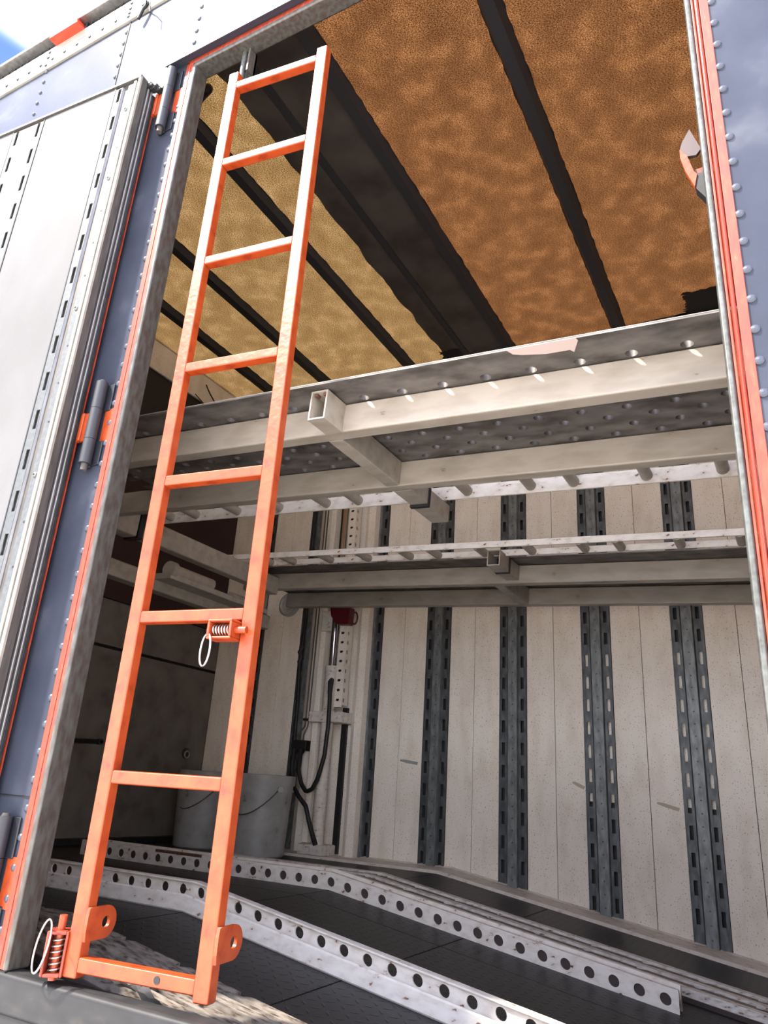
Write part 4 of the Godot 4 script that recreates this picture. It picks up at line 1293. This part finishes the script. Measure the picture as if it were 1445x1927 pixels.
# ---------------------------------------------------------------- small things
func build_small_things():
	for k in 2:
		var at: Vector3 = [Vector3(-2.355, 0, -2.13), Vector3(-2.76, 0, -2.18)][k]
		var b := thing("bucket", ["white plastic bucket with wire handle in front of the lift column", "white plastic bucket in the front corner, left of the other bucket"][k], "bucket", at, "white buckets in the front corner")
		var g := Geo.new()
		g.lathe([Vector2(0.0, 0.0), Vector2(0.125, 0.0), Vector2(0.13, 0.006), Vector2(0.144, 0.29), Vector2(0.15, 0.29), Vector2(0.15, 0.3), Vector2(0.145, 0.3), Vector2(0.146, 0.318), Vector2(0.152, 0.318), Vector2(0.152, 0.328), Vector2(0.146, 0.33)], Vector3.ZERO, Vector3.UP, 36)
		part("pail", g, M.bucket_white, b)
		g = Geo.new()
		g.lathe([Vector2(0.154, 0.328), Vector2(0.154, 0.362), Vector2(0.146, 0.364), Vector2(0.14, 0.354), Vector2(0.0, 0.354)], Vector3.ZERO, Vector3.UP, 36)
		part("lid", g, M.bucket_white, b)
		g = Geo.new()
		var pts := []
		for i in 17:
			var t := PI * i / 16.0
			pts.append(Vector3(0.0, 0.3, 0.0) + Vector3(cos(t) * 0.153 * 0.9, -sin(t) * 0.12, cos(t) * 0.06 + sin(t) * 0.155))
		g.sweep(pts, 0.0025, 6)
		part("handle", g, M.galvanized, b)
		g = Geo.new()
		g.cyl(Vector3(-0.138, 0.3, -0.055), Vector3(-0.145, 0.3, -0.06), 0.014, -1.0, 10)
		part("ear", g, M.bucket_white, b)
		g = Geo.new()
		g.cyl(Vector3(0.136, 0.3, 0.05), Vector3(0.147, 0.3, 0.06), 0.014, -1.0, 10)
		part("ear", g, M.bucket_white, b)
	var g := Geo.new()
	g.pipe(Vector3(XL, 0.456, -1.5), Vector3(-2.83, 0.456, -1.5), 0.0115, 0.0085)
	var pp := thing("pipe_stub", "thin black pipe stub sticking out of the front bulkhead", "pipe")
	part("pipe", g, M.black_paint, pp)
	g = Geo.new()
	g.pipe(Vector3(-2.85, 0.456, -1.5), Vector3(-2.829, 0.456, -1.5), 0.0135, 0.009)
	part("end_collar", g, M.black_paint, pp)
	# tie ring on the bulkhead
	var tr := thing("tie_ring", "small steel tie ring on the white lower bulkhead near the corner", "tie ring", Vector3(XL, 0.452, -2.3))
	g = Geo.new()
	g.cyl(Vector3(0, 0, 0), Vector3(0.006, 0, 0), 0.03, 0.028, 16)
	part("plate", g, M.aluminium_dull, tr)
	g = Geo.new()
	var pts := []
	for i in 18:
		var t := TAU * i / 18.0
		pts.append(Vector3(0.012, 0.018 * sin(t) - 0.006, 0.018 * cos(t)))
	g.sweep(pts, 0.004, 6, true)
	part("ring", g, M.steel_wire, tr)
	# round lamp on the far wall, partly behind the deck
	var rl := thing("round_fitting", "round white wall fitting half hidden under the deck, left of the lift column", "wall fitting", Vector3(-2.553, 1.31, ZB))
	g = Geo.new()
	g.lathe([Vector2(0.072, 0.0), Vector2(0.072, 0.008), Vector2(0.06, 0.016), Vector2(0.05, 0.008), Vector2(0.03, 0.008)], Vector3.ZERO, Vector3(0, 0, 1), 28)
	part("ring", g, M.bucket_white, rl)
	g = Geo.new()
	g.lathe([Vector2(0.03, 0.004), Vector2(0.028, 0.012), Vector2(0.0, 0.014)], Vector3.ZERO, Vector3(0, 0, 1), 20)
	part("centre", g, M.tan_tape, rl)
	# tape scraps and stains on the far wall
	for s in [[-0.563, 0.349, -0.476, 0.329, "tan tape scrap on the far wall left of the rightmost post"], [-0.915, 0.412, -0.862, 0.392, "short tan tape scrap beside the second post from the right"], [-1.775, 0.471, -1.676, 0.461, "grey tape smear on the far wall right of the lift column"]]:
		var a := Vector3(s[0], s[1], ZB + 0.0008)
		var b := Vector3(s[2], s[3], ZB + 0.0008)
		var u := (b - a).normalized()
		var tg := Geo.new()
		var ln := a.distance_to(b)
		tg.prism(PackedVector2Array([Vector2(0, 0.006), Vector2(ln * 0.3, 0.009), Vector2(ln, 0.007), Vector2(ln * 0.98, -0.007), Vector2(ln * 0.4, -0.006), Vector2(0, -0.002)]), a, u, Vector3(-u.y, u.x, 0), Vector3(0, 0, -0.0006))
		solo("tape_scrap", tg, M.tan_tape if s[0] > -1.5 else M.grey_sheet, s[4], "tape", "tape scraps on the far wall")
	# wires on the bulkhead header
	g = Geo.new()
	g.sweep([Vector3(XL + 0.012, 2.64, -1.98), Vector3(XL + 0.014, 2.6, -2.02), Vector3(XL + 0.012, 2.52, -2.15), Vector3(XL + 0.012, 2.46, -2.3)], 0.004, 6)
	solo("loose_wire", g, M.rubber, "longer thin black wire drooping across the white bulkhead header", "wire", "wires on the bulkhead header")
	g = Geo.new()
	g.sweep([Vector3(XL + 0.016, 2.53, -1.9), Vector3(XL + 0.016, 2.5, -2.0), Vector3(XL + 0.016, 2.47, -2.08), Vector3(XL + 0.016, 2.45, -2.25)], 0.003, 6)
	solo("loose_wire", g, M.rubber, "short thin black wire lying along the lower edge of the bulkhead header", "wire", "wires on the bulkhead header")
	# strap end and bracket at the door head
	g = Geo.new()
	g.sweep([Vector3(-1.79, 2.677, -0.43), Vector3(-1.733, 2.677, -0.4), Vector3(-1.665, 2.677, -0.375), Vector3(-1.63, 2.677, -0.366)], 0.019, 10)
	g.lathe([Vector2(0.019, 0.0), Vector2(0.0135, 0.0135), Vector2(0.0, 0.019)], Vector3(-1.63, 2.677, -0.366), Vector3(0.96, 0.0, 0.28).normalized(), 10)
	solo("strap_end", g, M.rubber, "rounded black rubber strap end under the roof at the upper left doorway corner", "strap")
	var hb := thing("head_bracket", "small grey steel bracket holding the ladder top at the door head", "bracket", Vector3(-1.104, 2.062, -0.012))
	g = Geo.new()
	g.bx(-0.022, 0.024, 0.012, 0.1, -0.034, -0.028)
	g.bx(0.018, 0.024, 0.02, 0.1, -0.034, -0.006)
	part("angle", g, M.aluminium_dull, hb)
	g = Geo.new()
	g.cyl(Vector3(0, -0.01, -0.014), Vector3(0, 0.1, -0.014), 0.008, -1.0, 10)
	part("pin", g, M.galvanized, hb)
	# rag beside the ladder foot
	g = Geo.new()
	var no := FastNoiseLite.new()
	no.seed = 5
	no.frequency = 30.0
	for i in 10:
		for j in 6:
			var q: Array[Vector3] = []
			for s in [[0, 0], [1, 0], [1, 1], [0, 1]]:
				var x: float = -1.11 + 0.013 * (i + s[0])
				var z: float = -0.05 - 0.012 * (j + s[1])
				q.append(Vector3(x, 0.012 + 0.012 * no.get_noise_2d(x, z) - (0.06 if x > -1.03 else 0.03) * (s[1] + j) / 6.0, z))
			var nn := (q[1] - q[0]).cross(q[3] - q[0]).normalized()
			g.quad(q[0], q[1], q[2], q[3], nn if nn.y > 0 else -nn)
	solo("dirty_rag", g, M.plank_white, "dirty crumpled scrap of cloth behind the sill under the ladder foot", "rag")
	solo("side_rail", gbox(-2.4, 0.003, -0.07, -0.012, -0.055, -0.0345, 0.003), M.maroon, "dark red painted side rail just inside the door sill", "rail")
